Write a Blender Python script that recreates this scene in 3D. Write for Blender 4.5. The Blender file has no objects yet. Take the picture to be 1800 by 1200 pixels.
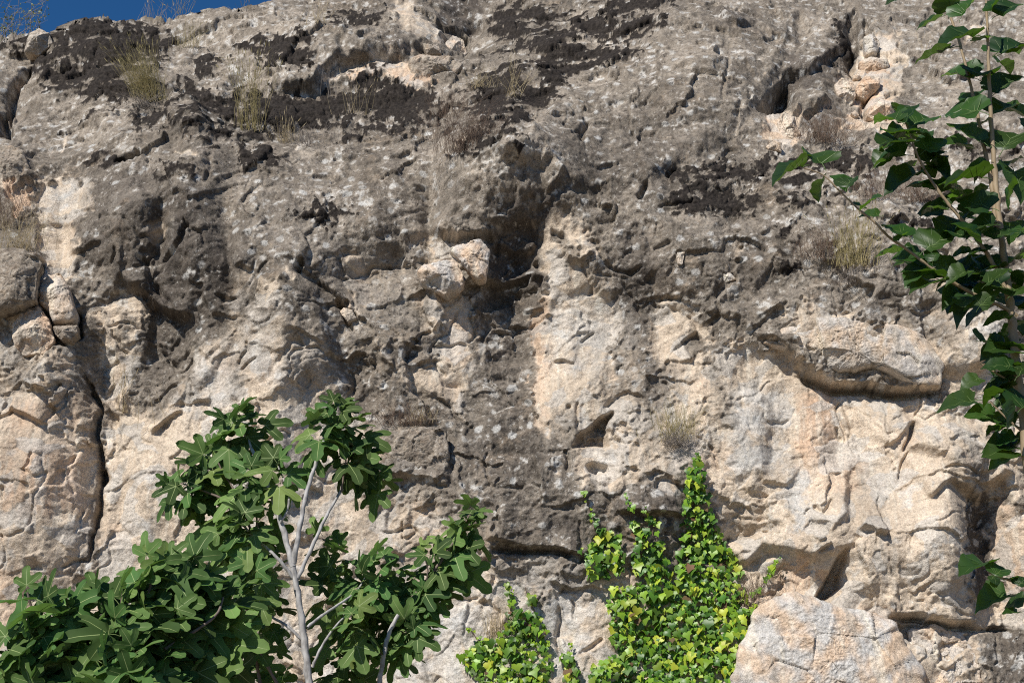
import bpy, math, random
import numpy as np
from mathutils import Vector, Matrix

# ------------------------------------------------------------------ camera, sky, sun, exposure
SC = bpy.context.scene
COL = SC.collection
CAM = np.array([0.0, -11.0, 1.6])
PITCH = math.radians(17.0)
HFOV = math.radians(41.0)
FPX = 900.0 / math.tan(HFOV / 2)          # focal length in pixels of the 1800 px wide photograph
cam_d = bpy.data.cameras.new('camera')
cam = bpy.data.objects.new('camera', cam_d)
COL.objects.link(cam)
cam.location = CAM
cam.rotation_euler = (math.pi / 2 + PITCH, 0, 0)
cam_d.sensor_width = 36.0
cam_d.lens = 18.0 / math.tan(HFOV / 2)
cam_d.clip_start = 0.05
cam_d.clip_end = 2000
SC.camera = cam

SUN_ELEV = math.radians(43)
SUN_AZ = math.radians(35)                 # degrees to the left of "behind the camera"
to_sun = Vector((-math.sin(SUN_AZ) * math.cos(SUN_ELEV), -math.cos(SUN_AZ) * math.cos(SUN_ELEV), math.sin(SUN_ELEV)))
world = bpy.data.worlds.new('World')
SC.world = world
world.use_nodes = True
wn = world.node_tree.nodes
wl = world.node_tree.links
sky = wn.new('ShaderNodeTexSky')
sky.sky_type = 'NISHITA'
sky.sun_disc = False
sky.sun_elevation = SUN_ELEV
sky.sun_rotation = math.atan2(to_sun.x, to_sun.y)
sky.altitude = 1500
sky.air_density = 1.0
sky.dust_density = 0.0
sky.ozone_density = 6.0
hsv = wn.new('ShaderNodeHueSaturation')               # the deep blue of dry summer air
hsv.inputs['Saturation'].default_value = 1.2
wl.new(sky.outputs[0], hsv.inputs['Color'])
wl.new(hsv.outputs[0], wn['Background'].inputs[0])
wn['Background'].inputs[1].default_value = 0.078
sun_d = bpy.data.lights.new('sun', 'SUN')
sun_d.energy = 4.9
sun_d.angle = math.radians(0.53)
sun_d.color = (1.0, 0.955, 0.885)
sun = bpy.data.objects.new('sun', sun_d)
COL.objects.link(sun)
sun.rotation_euler = to_sun.to_track_quat('Z', 'Y').to_euler()
sun.location = (-20, -20, 30)
SC.view_settings.view_transform = 'Standard'
SC.view_settings.look = 'None'
SC.view_settings.exposure = 0.2
SC.cycles.use_denoising = False
SC.cycles.filter_width = 1.1
SC.view_settings.gamma = 1.0
SC.view_settings.use_curve_mapping = False

# ------------------------------------------------------------------ helpers
RNG = random.Random(7)
SP, CP = math.sin(PITCH), math.cos(PITCH)

def project(P):
    d = P - CAM
    f = d[..., 1] * CP + d[..., 2] * SP
    u = -d[..., 1] * SP + d[..., 2] * CP
    f = np.maximum(f, 0.05)
    return 900 + FPX * d[..., 0] / f, 600 - FPX * u / f, f

def ray(px, py):
    r = np.array([(px - 900) / FPX, 0, 0]) + np.array([0, CP, SP]) + (600 - py) / FPX * np.array([0, -SP, CP])
    return r

def at(px, py, y):
    """world point seen at photo pixel (px, py) standing at world depth y"""
    r = ray(px, py)
    return Vector(CAM + r * ((y - CAM[1]) / r[1]))

def sstep(a, b, x):
    t = np.clip((x - a) / (b - a), 0, 1)
    return t * t * (3 - 2 * t)

_rs = np.random.RandomState(11)
_PERM = np.tile(_rs.permutation(512), 3).astype(np.int32)
_GA = _rs.rand(512) * 2 * np.pi
_GX, _GY = np.cos(_GA).astype(np.float32), np.sin(_GA).astype(np.float32)
_RND = _rs.rand(4, 512).astype(np.float32)

def pnoise(x, y, seed=0):
    x = np.asarray(x, np.float32) + seed * 17.31
    y = np.asarray(y, np.float32) - seed * 9.77
    xi = np.floor(x); yi = np.floor(y)
    xf = x - xi; yf = y - yi
    xi = xi.astype(np.int32) & 511; yi = yi.astype(np.int32) & 511
    u = xf * xf * xf * (xf * (xf * 6 - 15) + 10)
    v = yf * yf * yf * (yf * (yf * 6 - 15) + 10)
    def g(ix, iy, fx, fy):
        h = _PERM[_PERM[ix & 511] + (iy & 511)]
        return _GX[h] * fx + _GY[h] * fy
    a = g(xi, yi, xf, yf); b = g(xi + 1, yi, xf - 1, yf)
    c = g(xi, yi + 1, xf, yf - 1); d = g(xi + 1, yi + 1, xf - 1, yf - 1)
    return ((a + u * (b - a)) + v * ((c + u * (d - c)) - (a + u * (b - a)))) * 1.5

def fbm(x, y, octv=4, seed=0, gain=0.5, lac=2.03):
    s = np.zeros(np.shape(x), np.float32); a = 1.0; n = 0
    for o in range(octv):
        s += a * pnoise(x, y, seed + o * 3)
        n += a; a *= gain; x = x * lac; y = y * lac
    return s / n

def ridged(x, y, octv=4, seed=0, gain=0.5):
    s = np.zeros(np.shape(x), np.float32); a = 1.0; n = 0
    for o in range(octv):
        s += a * (1 - 2 * np.abs(pnoise(x, y, seed + o * 5)))
        n += a; a *= gain; x = x * 2.07; y = y * 2.07
    return s / n

def worley(x, y, seed=0, jit=0.9):
    """F1, F2 and the offset vector and four random numbers of the nearest cell"""
    x = np.asarray(x, np.float32) + seed * 3.7; y = np.asarray(y, np.float32) - seed * 5.1
    xi = np.floor(x).astype(np.int32); yi = np.floor(y).astype(np.int32)
    f1 = np.full(x.shape, 9.0, np.float32); f2 = f1.copy()
    bx = np.zeros_like(x); by = np.zeros_like(x); bh = np.zeros(x.shape, np.int32)
    for j in (-1, 0, 1):
        for i in (-1, 0, 1):
            cx = xi + i; cy = yi + j
            h = _PERM[_PERM[cx & 511] + (cy & 511)]
            dx = cx + 0.5 + jit * (_RND[0][h] - 0.5) - x
            dy = cy + 0.5 + jit * (_RND[1][h] - 0.5) - y
            d = np.sqrt(dx * dx + dy * dy)
            m = d < f1
            f2 = np.where(m, f1, np.minimum(f2, d))
            f1 = np.where(m, d, f1)
            bx = np.where(m, dx, bx); by = np.where(m, dy, by); bh = np.where(m, h, bh)
    return f1, f2, -bx, -by, bh

def worley_hash(x, y, seed=0):
    return worley(x, y, seed)[4]

def facets(x, y, seed=0, tilt=0.6):
    """angular broken-rock relief: each cell a tilted plane"""
    f1, f2, dx, dy, h = worley(x, y, seed)
    a = _RND[2][h] * 6.283
    return (dx * np.cos(a) + dy * np.sin(a)) * tilt + (_RND[3][h] - 0.5) * 0.7, f2 - f1

def poly_sd(px, py, pts):
    """signed distance to a closed polygon, positive inside"""
    pts = np.asarray(pts, np.float32)
    d2 = np.full(px.shape, 1e12, np.float32)
    ins = np.zeros(px.shape, bool)
    n = len(pts)
    for i in range(n):
        ax, ay = pts[i]; bx, by = pts[(i + 1) % n]
        ex, ey = bx - ax, by - ay
        wx, wy = px - ax, py - ay
        t = np.clip((wx * ex + wy * ey) / (ex * ex + ey * ey + 1e-9), 0, 1)
        d2 = np.minimum(d2, (wx - ex * t) ** 2 + (wy - ey * t) ** 2)
        c = (ay <= py) != (by <= py)
        if abs(ey) > 1e-9:
            ins ^= c & (px < ax + (py - ay) / ey * ex)
    d = np.sqrt(d2)
    return np.where(ins, d, -d)

def line_sd(px, py, pts):
    """signed distance to an open polyline (positive = above when drawn left to right) and position 0..1 along it"""
    pts = np.asarray(pts, np.float32)
    seg = np.hypot(*(pts[1:] - pts[:-1]).T); cum = np.concatenate([[0], np.cumsum(seg)])
    best = np.full(px.shape, 1e12, np.float32); sd = np.zeros(px.shape, np.float32); pos = np.zeros(px.shape, np.float32)
    for i in range(len(pts) - 1):
        ax, ay = pts[i]; ex, ey = pts[i + 1] - pts[i]
        wx, wy = px - ax, py - ay
        t = np.clip((wx * ex + wy * ey) / (seg[i] ** 2 + 1e-9), 0, 1)
        d2 = (wx - ex * t) ** 2 + (wy - ey * t) ** 2
        m = d2 < best
        best = np.where(m, d2, best)
        s = np.sign(wx * ey - wy * ex)
        sd = np.where(m, np.sqrt(d2) * np.where(s == 0, 1, s), sd)
        pos = np.where(m, (cum[i] + t * seg[i]) / cum[-1], pos)
    return sd, pos

# ------------------------------------------------------------------ materials
def mat(name):
    m = bpy.data.materials.new(name)
    m.use_nodes = True
    return m, m.node_tree.nodes, m.node_tree.links, m.node_tree.nodes['Principled BSDF']

def rock_material():
    m, n, l, b = mat('limestone')
    b.inputs['Roughness'].default_value = 0.93
    b.inputs['Specular IOR Level'].default_value = 0.15
    at_ = n.new('ShaderNodeAttribute'); at_.attribute_name = 'Col'
    tc = n.new('ShaderNodeTexCoord')
    def noise(sc, det, rg=.65, dist=0.0):
        q = n.new('ShaderNodeTexNoise'); q.inputs['Scale'].default_value = sc; q.inputs['Detail'].default_value = det
        q.inputs['Roughness'].default_value = rg; q.inputs['Distortion'].default_value = dist
        l.new(tc.outputs['Object'], q.inputs['Vector']); return q.outputs['Fac']
    def rng(v, a, b_, c, d):
        q = n.new('ShaderNodeMapRange'); l.new(v, q.inputs['Value']); q.clamp = True
        for k, x in zip(('From Min', 'From Max', 'To Min', 'To Max'), (a, b_, c, d)): q.inputs[k].default_value = x
        return q.outputs['Result']
    def mul(a, b_):
        q = n.new('ShaderNodeMath'); q.operation = 'MULTIPLY'; l.new(a, q.inputs[0]); l.new(b_, q.inputs[1]); return q.outputs[0]
    def mixc(a, col, f):
        q = n.new('ShaderNodeMix'); q.data_type = 'RGBA'; l.new(a, q.inputs['A']); q.inputs['B'].default_value = (*col, 1); l.new(f, q.inputs['Factor']); return q.outputs['Result']
    n1 = noise(36, 6, .72); n2 = noise(21, 5, .7, .6); n3 = noise(27, 4, .68, .4); n4 = noise(5, 3); n5 = noise(95, 3, .7)
    mx = n.new('ShaderNodeMix'); mx.data_type = 'RGBA'; mx.blend_type = 'MULTIPLY'; mx.inputs['Factor'].default_value = 1
    l.new(at_.outputs['Color'], mx.inputs['A']); l.new(mul(rng(n1, .3, .7, .70, 1.28), rng(n5, .3, .7, .72, 1.28)), mx.inputs['B'])
    w = at_.outputs['Alpha']                                   # how weathered the skin is
    c = mixc(mx.outputs['Result'], (.045, .036, .030), mul(rng(n2, .57, .66, 0, .85), rng(w, .15, .7, .12, 1)))
    c = mixc(c, (.56, .52, .465), mul(mul(rng(n3, .59, .66, 0, .62), rng(n4, .4, .6, .1, 1)), rng(w, .2, .7, .06, 1)))
    l.new(c, b.inputs['Base Color'])
    bp = n.new('ShaderNodeBump'); bp.inputs['Strength'].default_value = 0.9; bp.inputs['Distance'].default_value = 0.016
    ah = n.new('ShaderNodeMath'); ah.operation = 'MULTIPLY_ADD'; l.new(n5, ah.inputs[0]); ah.inputs[1].default_value = .35; l.new(n1, ah.inputs[2])
    l.new(ah.outputs[0], bp.inputs['Height']); l.new(bp.outputs['Normal'], b.inputs['Normal'])
    return m
M_ROCK = rock_material()

def tag(o, label=None, cat=None, group=None, kind=None):
    if label: o['label'] = label
    if cat: o['category'] = cat
    if group: o['group'] = group
    if kind: o['kind'] = kind
    return o

def mesh_np(name, V, F, mats, smooth=True, attr=None, mi=None):
    me = bpy.data.meshes.new(name)
    V = np.asarray(V, np.float32); F = np.asarray(F, np.int32)
    me.vertices.add(len(V)); me.vertices.foreach_set('co', V.ravel())
    k = F.shape[1]
    me.loops.add(F.size); me.loops.foreach_set('vertex_index', F.ravel())
    me.polygons.add(len(F))
    me.polygons.foreach_set('loop_start', np.arange(0, F.size, k, dtype=np.int32))
    me.polygons.foreach_set('loop_total', np.full(len(F), k, np.int32))
    if mi is not None: me.polygons.foreach_set('material_index', np.asarray(mi, np.int32))
    me.update(calc_edges=True)
    me.polygons.foreach_set('use_smooth', np.full(len(F), smooth, bool))
    if attr is not None:
        a = me.attributes.new('Col', 'FLOAT_COLOR', 'POINT')
        c = np.ones((len(V), 4), np.float32); c[:, :attr.shape[1]] = attr
        a.data.foreach_set('color', c.ravel())
    for m in (mats if isinstance(mats, (list, tuple)) else [mats]): me.materials.append(m)
    return me

def add(name, me, parent=None):
    o = bpy.data.objects.new(name, me)
    COL.objects.link(o)
    if parent is not None: o.parent = parent
    return o
# ------------------------------------------------------------------ what the wall looks like: outlines read off the photograph, in its pixels
LARGE = [  # cx, cy, rx, ry, rot, height (m)
    (215, 390, 52, 150, 2, .12), (285, 470, 13, 120, 8, -.09), (345, 400, 48, 170, 0, .12), (410, 470, 13, 90, -6, -.07), (500, 560, 62, 190, 4, .12), (595, 600, 14, 130, -22, -.07), (660, 380, 70, 120, 0, .10), (755, 380, 14, 110, 4, -.08), (110, 420, 14, 80, 0, -.05),
    (1400, 770, 32, 120, 4, .06), (1470, 790, 22, 110, 6, -.03), (1545, 800, 40, 150, -8, .07), (1640, 960, 42, 130, -10, .08), (1330, 760, 40, 120, 4, .06),
    (400, 400, 190, 170, 0, .30), (520, 560, 110, 160, 0, .06), (60, 830, 120, 260, 8, .30), (30, 300, 60, 90, 0, .08), (25, 510, 75, 75, 0, .12),
    (400, 900, 200, 260, 20, .12), (215, 640, 70, 170, 5, -.16), (165, 860, 26, 230, 3, -.08), (300, 620, 50, 110, 15, -.14),
    (870, 320, 110, 80, -8, .48), (905, 450, 55, 60, 0, -.10), (900, 580, 70, 110, 0, -.16), (1020, 620, 90, 180, 0, -.05),
    (640, 640, 60, 110, 10, -.08), (660, 480, 70, 60, 0, -.10), (830, 860, 190, 110, 0, .16), (730, 800, 80, 60, 0, .05),
    (1100, 300, 210, 180, 25, .22), (1230, 110, 140, 110, 20, .25), (1370, 170, 45, 40, 30, -.10), (1430, 150, 60, 50, 40, .14),
    (1500, 150, 40, 90, 10, -.10), (1480, 590, 170, 60, 5, .12), (1500, 480, 190, 110, 0, .12), (1720, 600, 80, 120, 0, .18),
    (1450, 800, 170, 110, 0, -.07), (1500, 960, 190, 90, 15, .26), (1300, 930, 70, 60, 10, -.08), (1462, 1025, 50, 24, -58, -.16),
    (1380, 1020, 70, 40, 5, -.04), (1735, 960, 36, 160, -10, -.24), (1640, 890, 60, 160, -14, .14), (1440, 1160, 150, 90, 0, .24),
    (1640, 1170, 110, 70, 10, .10), (1140, 900, 120, 120, 0, .05), (1040, 800, 50, 60, 0, -.04), (560, 90, 170, 55, 10, .16),
    (680, 190, 190, 45, 0, -.10), (820, 30, 50, 60, 0, -.16), (720, 50, 60, 50, 0, .10), (1750, 780, 90, 70, 0, .12),
    (180, 100, 130, 60, 20, .20), (35, 150, 30, 60, 30, -.16), (90, 420, 50, 90, 0, -.06), (270, 300, 90, 130, 0, .12),
]
# ledges: line drawn left to right; the rock above it overhangs
L_ = lambda pts, h, up, **k: ((pts, h, up), k)
LEDGES = [
    L_([(1318, 588), (1350, 606), (1400, 650), (1425, 670), (1455, 681), (1520, 683), (1580, 693), (1646, 697), (1662, 688)], .13, 110, ramp=10, end=.10, warp=.45, down=.03, dw=30),
    L_([(205, 482), (228, 512), (255, 523), (268, 545), (300, 560), (345, 566)], .12, 50, ramp=10, down=.10, dw=50, warp=.5),
    L_([(735, 515), (765, 526), (800, 522), (830, 502), (870, 502), (930, 495), (962, 500)], .10, 40, ramp=10, down=.05, dw=50, warp=.5),
    L_([(750, 405), (770, 420), (805, 428), (835, 420), (858, 417), (870, 430)], .12, 45, ramp=6, warp=.4, down=.05, dw=14),
    L_([(862, 425), (880, 445), (910, 447), (940, 438), (948, 415)], .10, 40, ramp=8, warp=.5),
    L_([(960, 345), (985, 330), (1005, 312)], .10, 30, ramp=8, warp=.5),
    L_([(478, 168), (520, 168), (556, 162), (572, 132), (600, 120), (660, 113), (716, 112)], .07, 60, ramp=4, end=.10, warp=.5, down=.03, dw=12),
    L_([(1325, 198), (1355, 192), (1385, 150), (1425, 128), (1470, 100), (1500, 70)], .10, 50, ramp=8, warp=.6, down=.05, dw=26),
    L_([(1385, 205), (1410, 212), (1440, 200), (1462, 178)], .14, 30, ramp=8, warp=.6),
    L_([(845, 950), (880, 958), (930, 966), (980, 975), (1022, 982), (1040, 990)], .10, 60, ramp=8, warp=.4, down=.02),
    L_([(1075, 905), (1120, 905), (1150, 910), (1205, 912)], .09, 40, ramp=8, warp=.4, down=.03, dw=20),
    L_([(1258, 955), (1300, 950), (1345, 938), (1372, 922)], -.09, 30, ramp=6, warp=.5),
    L_([(1260, 958), (1300, 995), (1320, 990), (1345, 968), (1370, 970), (1390, 978), (1420, 988), (1445, 990), (1470, 975), (1488, 955)], .07, 60, ramp=14, warp=.5, down=.05, dw=30),
    L_([(1555, 1084), (1585, 1087), (1620, 1086), (1655, 1098), (1690, 1103), (1720, 1098)], .10, 70, ramp=10, warp=.4, down=.05, dw=20, end=.1),
    L_([(1630, 880), (1655, 862), (1672, 852), (1690, 868), (1712, 885), (1735, 875)], .11, 50, ramp=10, warp=.5),
    L_([(1505, 930), (1530, 940), (1555, 945), (1568, 935)], .14, 40, ramp=10, warp=.5, down=.02),
    L_([(10, 716), (30, 726), (55, 740), (78, 752)], .08, 40, ramp=6, warp=.3, down=.03, dw=12),
    L_([(30, 680), (48, 690), (70, 688), (85, 694), (103, 690)], .07, 26, ramp=6, warp=.3),
    L_([(265, 770), (290, 748), (310, 735), (330, 722)], .05, 30, ramp=5, warp=.4, down=.03, dw=10),
    L_([(340, 712), (355, 706), (372, 703)], .04, 20, ramp=5, warp=.3, down=.03, dw=8),
    L_([(270, 290), (300, 265), (340, 262), (395, 255)], .05, 40, ramp=8),
    L_([(668, 755), (690, 762), (720, 750), (785, 752)], -.10, 20, ramp=6, warp=.4),
    L_([(120, 448), (140, 446), (165, 434), (184, 428)], .06, 25, ramp=4, warp=.2, down=.02, dw=8),
    L_([(410, 478), (425, 472), (445, 480)], .05, 20, ramp=4, warp=.3),
    L_([(508, 470), (530, 480), (560, 492), (585, 520), (600, 540), (615, 560)], .05, 30, ramp=6, warp=.4, down=.05, dw=16),
    L_([(510, 581), (530, 590), (555, 604), (568, 615)], .05, 26, ramp=5, warp=.3),
    L_([(655, 600), (668, 640), (690, 648), (700, 630)], .06, 26, ramp=6, warp=.5),
    L_([(715, 645), (740, 640), (770, 632)], .05, 20, ramp=6, warp=.4),
    L_([(970, 635), (990, 633), (1014, 640)], .04, 20, ramp=4, warp=.3, down=.02, dw=8),
    L_([(1010, 585), (1035, 585)], .03, 16, ramp=4, warp=.3),
    L_([(1105, 535), (1130, 540), (1145, 522)], .04, 18, ramp=5, warp=.5),
    L_([(1165, 632), (1195, 640), (1215, 636)], .05, 20, ramp=5, warp=.4),
    L_([(1240, 30), (1265, 55), (1285, 70), (1310, 62), (1345, 72), (1380, 88), (1402, 80)], .12, 30, ramp=8, warp=.7),
    L_([(985, 455), (1010, 470), (1050, 452)], .05, 24, ramp=6, warp=.6),
    L_([(1560, 790), (1585, 765), (1598, 752), (1612, 735)], .07, 24, ramp=6, warp=.4),
    L_([(1340, 855), (1365, 850), (1385, 862)], .06, 26, ramp=7, warp=.6),
    L_([(430, 312), (455, 300), (480, 262)], .06, 30, ramp=6, warp=.7),
    L_([(520, 850), (545, 856), (562, 862)], .05, 20, ramp=5, warp=.3, down=.03, dw=10),
    L_([(900, 695), (925, 710), (945, 735), (960, 760)], .04, 30, ramp=6, warp=.6),
    L_([(1310, 590), (1340, 570), (1390, 535)], .05, 30, ramp=6, warp=.4),
]
P_ = lambda pts, h, **k: ((pts, h), k)
PLATES = [
    P_([(580, 152), (612, 126), (660, 116), (716, 115), (735, 138), (770, 150), (745, 158), (690, 144), (640, 140)], .06, soft=4, warp=.4),
    P_([(300, 160), (330, 130), (400, 85), (470, 55), (560, 45), (610, 70), (595, 118), (560, 160), (480, 166), (430, 152), (390, 172), (345, 172)], .12, soft=12, warp=1.0, gx=.03),
    P_([(600, 62), (680, 20), (770, 30), (776, 84), (700, 105), (610, 110)], .09, soft=9, warp=.9, gy=.1), P_([(880, 262), (1000, 165), (1100, 100), (1180, 30), (1240, 20), (1330, 70), (1390, 105), (1330, 190), (1250, 260), (1100, 330), (1000, 325)], .11, soft=16, warp=1.2),
    P_([(110, 200), (180, 130), (240, 110), (300, 108), (340, 128), (300, 162), (240, 205), (180, 230)], .09, soft=10, warp=1.0), P_([(270, 300), (330, 255), (420, 250), (480, 300), (470, 420), (420, 500), (330, 480), (280, 420)], .07, soft=16, warp=1.3),
    P_([(480, 300), (560, 270), (680, 280), (750, 330), (740, 420), (660, 470), (560, 480), (500, 440)], .07, soft=18, warp=1.4), P_([(150, 340), (230, 310), (270, 350), (270, 440), (215, 480), (150, 440)], .06, soft=12, warp=1.0),
    P_([(440, 490), (510, 480), (580, 520), (610, 600), (640, 680), (600, 720), (540, 640), (480, 560)], .04, soft=12, warp=.8), P_([(1120, 360), (1200, 390), (1330, 385), (1400, 440), (1300, 520), (1180, 510), (1110, 470)], .05, soft=14, warp=1.3),
    P_([(900, 60), (1010, 45), (1050, 80), (960, 100)], .07, soft=7, warp=1.0), P_([(880, 110), (970, 125), (1000, 170), (900, 180)], .06, soft=7, warp=1.0), P_([(1030, 10), (1090, 0), (1080, 50), (1020, 60)], .06, soft=7, warp=1.0),
    P_([(1560, 440), (1640, 430), (1660, 520), (1600, 560), (1540, 520)], .06, soft=10, warp=1.0), P_([(1390, 300), (1520, 320), (1600, 400), (1500, 440), (1400, 420)], .05, soft=14, warp=1.2),
    P_([(1334, 196), (1350, 176), (1385, 152), (1392, 178), (1372, 196), (1350, 201)], -.20, soft=6, warp=.4),
    P_([(1398, 205), (1420, 214), (1440, 202), (1432, 192), (1410, 194)], -.12, soft=5, warp=.4),
    P_([(1395, 30), (1412, 20), (1420, 60), (1404, 90), (1396, 70)], -.10, soft=7, warp=.6), P_([(1488, 30), (1504, 22), (1506, 70), (1494, 96), (1486, 70)], -.14, soft=6, warp=.5),
    P_([(1005, 790), (1015, 770), (1045, 748), (1076, 726), (1066, 755), (1068, 785), (1050, 782)], -.22, soft=5, warp=.35, gx=-.1),
    P_([(1033, 822), (1045, 817), (1066, 822), (1067, 832), (1050, 836), (1036, 832)], -.12, soft=4, warp=.3),
    P_([(996, 715), (1003, 715), (1003, 721), (996, 722)], -.06, soft=2, warp=.1),
    P_([(0, 255), (35, 258), (50, 285), (56, 320), (30, 342), (0, 345)], .06, soft=7, warp=.4),
    P_([(0, 436), (50, 440), (78, 462), (70, 480), (64, 530), (30, 545), (0, 560)], .08, soft=6, warp=.3),
    P_([(0, 440), (45, 440), (80, 462), (64, 488), (55, 474), (0, 470)], .06, soft=4, warp=.3),
    P_([(68, 400), (136, 398), (128, 440), (127, 485), (96, 492), (70, 445)], -.05, soft=4, warp=.2),
    P_([(662, 762), (690, 755), (785, 752), (790, 800), (785, 850), (690, 840), (665, 800)], .03, soft=8, warp=.4, gy=.08),
    P_([(175, 545), (215, 520), (250, 522), (270, 560), (262, 610), (242, 650), (238, 700), (215, 720), (200, 690), (185, 620)], .06, soft=9, warp=.5),
    P_([(412, 580), (400, 620), (350, 680), (300, 730), (265, 770), (280, 740), (330, 660), (380, 600)], .05, soft=7, warp=.4),
    P_([(420, 600), (440, 560), (490, 560), (535, 590), (560, 640), (550, 690), (400, 700), (398, 660)], .03, soft=16, warp=.6),
    P_([(852, 505), (945, 500), (950, 560), (945, 640), (870, 640), (842, 600)], -.07, soft=9, warp=.6),
    P_([(968, 540), (985, 515), (1040, 505), (1085, 530), (1085, 570), (1055, 650), (1010, 680), (965, 650)], -.03, soft=7, warp=.5),
    P_([(1150, 560), (1190, 535), (1235, 560), (1240, 600), (1190, 640), (1150, 610)], -.04, soft=8, warp=.5),
    P_([(1640, 500), (1700, 490), (1745, 535), (1760, 590), (1750, 640), (1700, 660), (1655, 640)], .14, soft=14, warp=.6),
    P_([(1600, 790), (1640, 740), (1740, 770), (1770, 830), (1720, 880), (1690, 860), (1660, 800)], .16, soft=10, warp=.6),
    P_([(1290, 700), (1330, 690), (1360, 740), (1345, 830), (1300, 840)], .03, soft=10),
    P_([(1485, 715), (1505, 712), (1520, 770), (1522, 800), (1512, 805), (1500, 770)], -.05, soft=5, warp=.3),
    P_([(1415, 870), (1460, 820), (1490, 830), (1490, 900), (1460, 930), (1420, 915)], .08, soft=8, warp=.5, gx=.1),
    P_([(1495, 820), (1530, 830), (1570, 900), (1565, 940), (1520, 930), (1498, 900)], -.035, soft=6, warp=.5),
    P_([(1270, 960), (1280, 880), (1320, 900), (1370, 920), (1340, 940), (1300, 955)], -.05, soft=7, warp=.5, gy=-.15),
    P_([(1370, 985), (1440, 992), (1455, 1020), (1430, 1045), (1370, 1050), (1355, 1020)], -.05, soft=10, warp=.5),
    P_([(1436, 1050), (1475, 975), (1492, 960), (1478, 1010), (1480, 1030), (1452, 1052)], -.22, soft=5, warp=.3),
    P_([(1570, 1095), (1640, 1100), (1640, 1125), (1600, 1130), (1580, 1115)], -.10, soft=6, warp=.4),
    P_([(1655, 1130), (1680, 1115), (1690, 1140), (1670, 1165), (1655, 1160)], -.06, soft=5, warp=.4),
    P_([(1660, 1185), (1690, 1155), (1695, 1170), (1675, 1195)], -.06, soft=5, warp=.4),
    P_([(1320, 535), (1345, 515), (1375, 545), (1330, 560)], .05, soft=4, warp=.3, gx=.08),
    P_([(1040, 990), (1050, 1000), (1010, 1010), (860, 1000), (850, 965), (930, 972)], .03, soft=6, warp=.5),
    P_([(820, 45), (845, 30), (850, 60), (820, 90)], -.12, soft=8, warp=.6),
    P_([(803, 62), (822, 65), (822, 75), (806, 72)], -.14, soft=4, warp=.3),
    P_([(855, 400), (945, 385), (955, 420), (945, 470), (925, 490), (880, 490), (868, 460)], -.10, soft=12, warp=.6),
    P_([(300, 160), (345, 195), (370, 230), (330, 240), (290, 215)], .12, soft=10, warp=.6),
    P_([(1660, 860), (1700, 880), (1715, 960), (1700, 1010), (1640, 1060), (1600, 1000)], .06, soft=14, warp=.7),
    P_([(1050, 735), (1090, 735), (1105, 800), (1095, 850), (1060, 800)], .04, soft=7, warp=.4),
]
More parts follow.
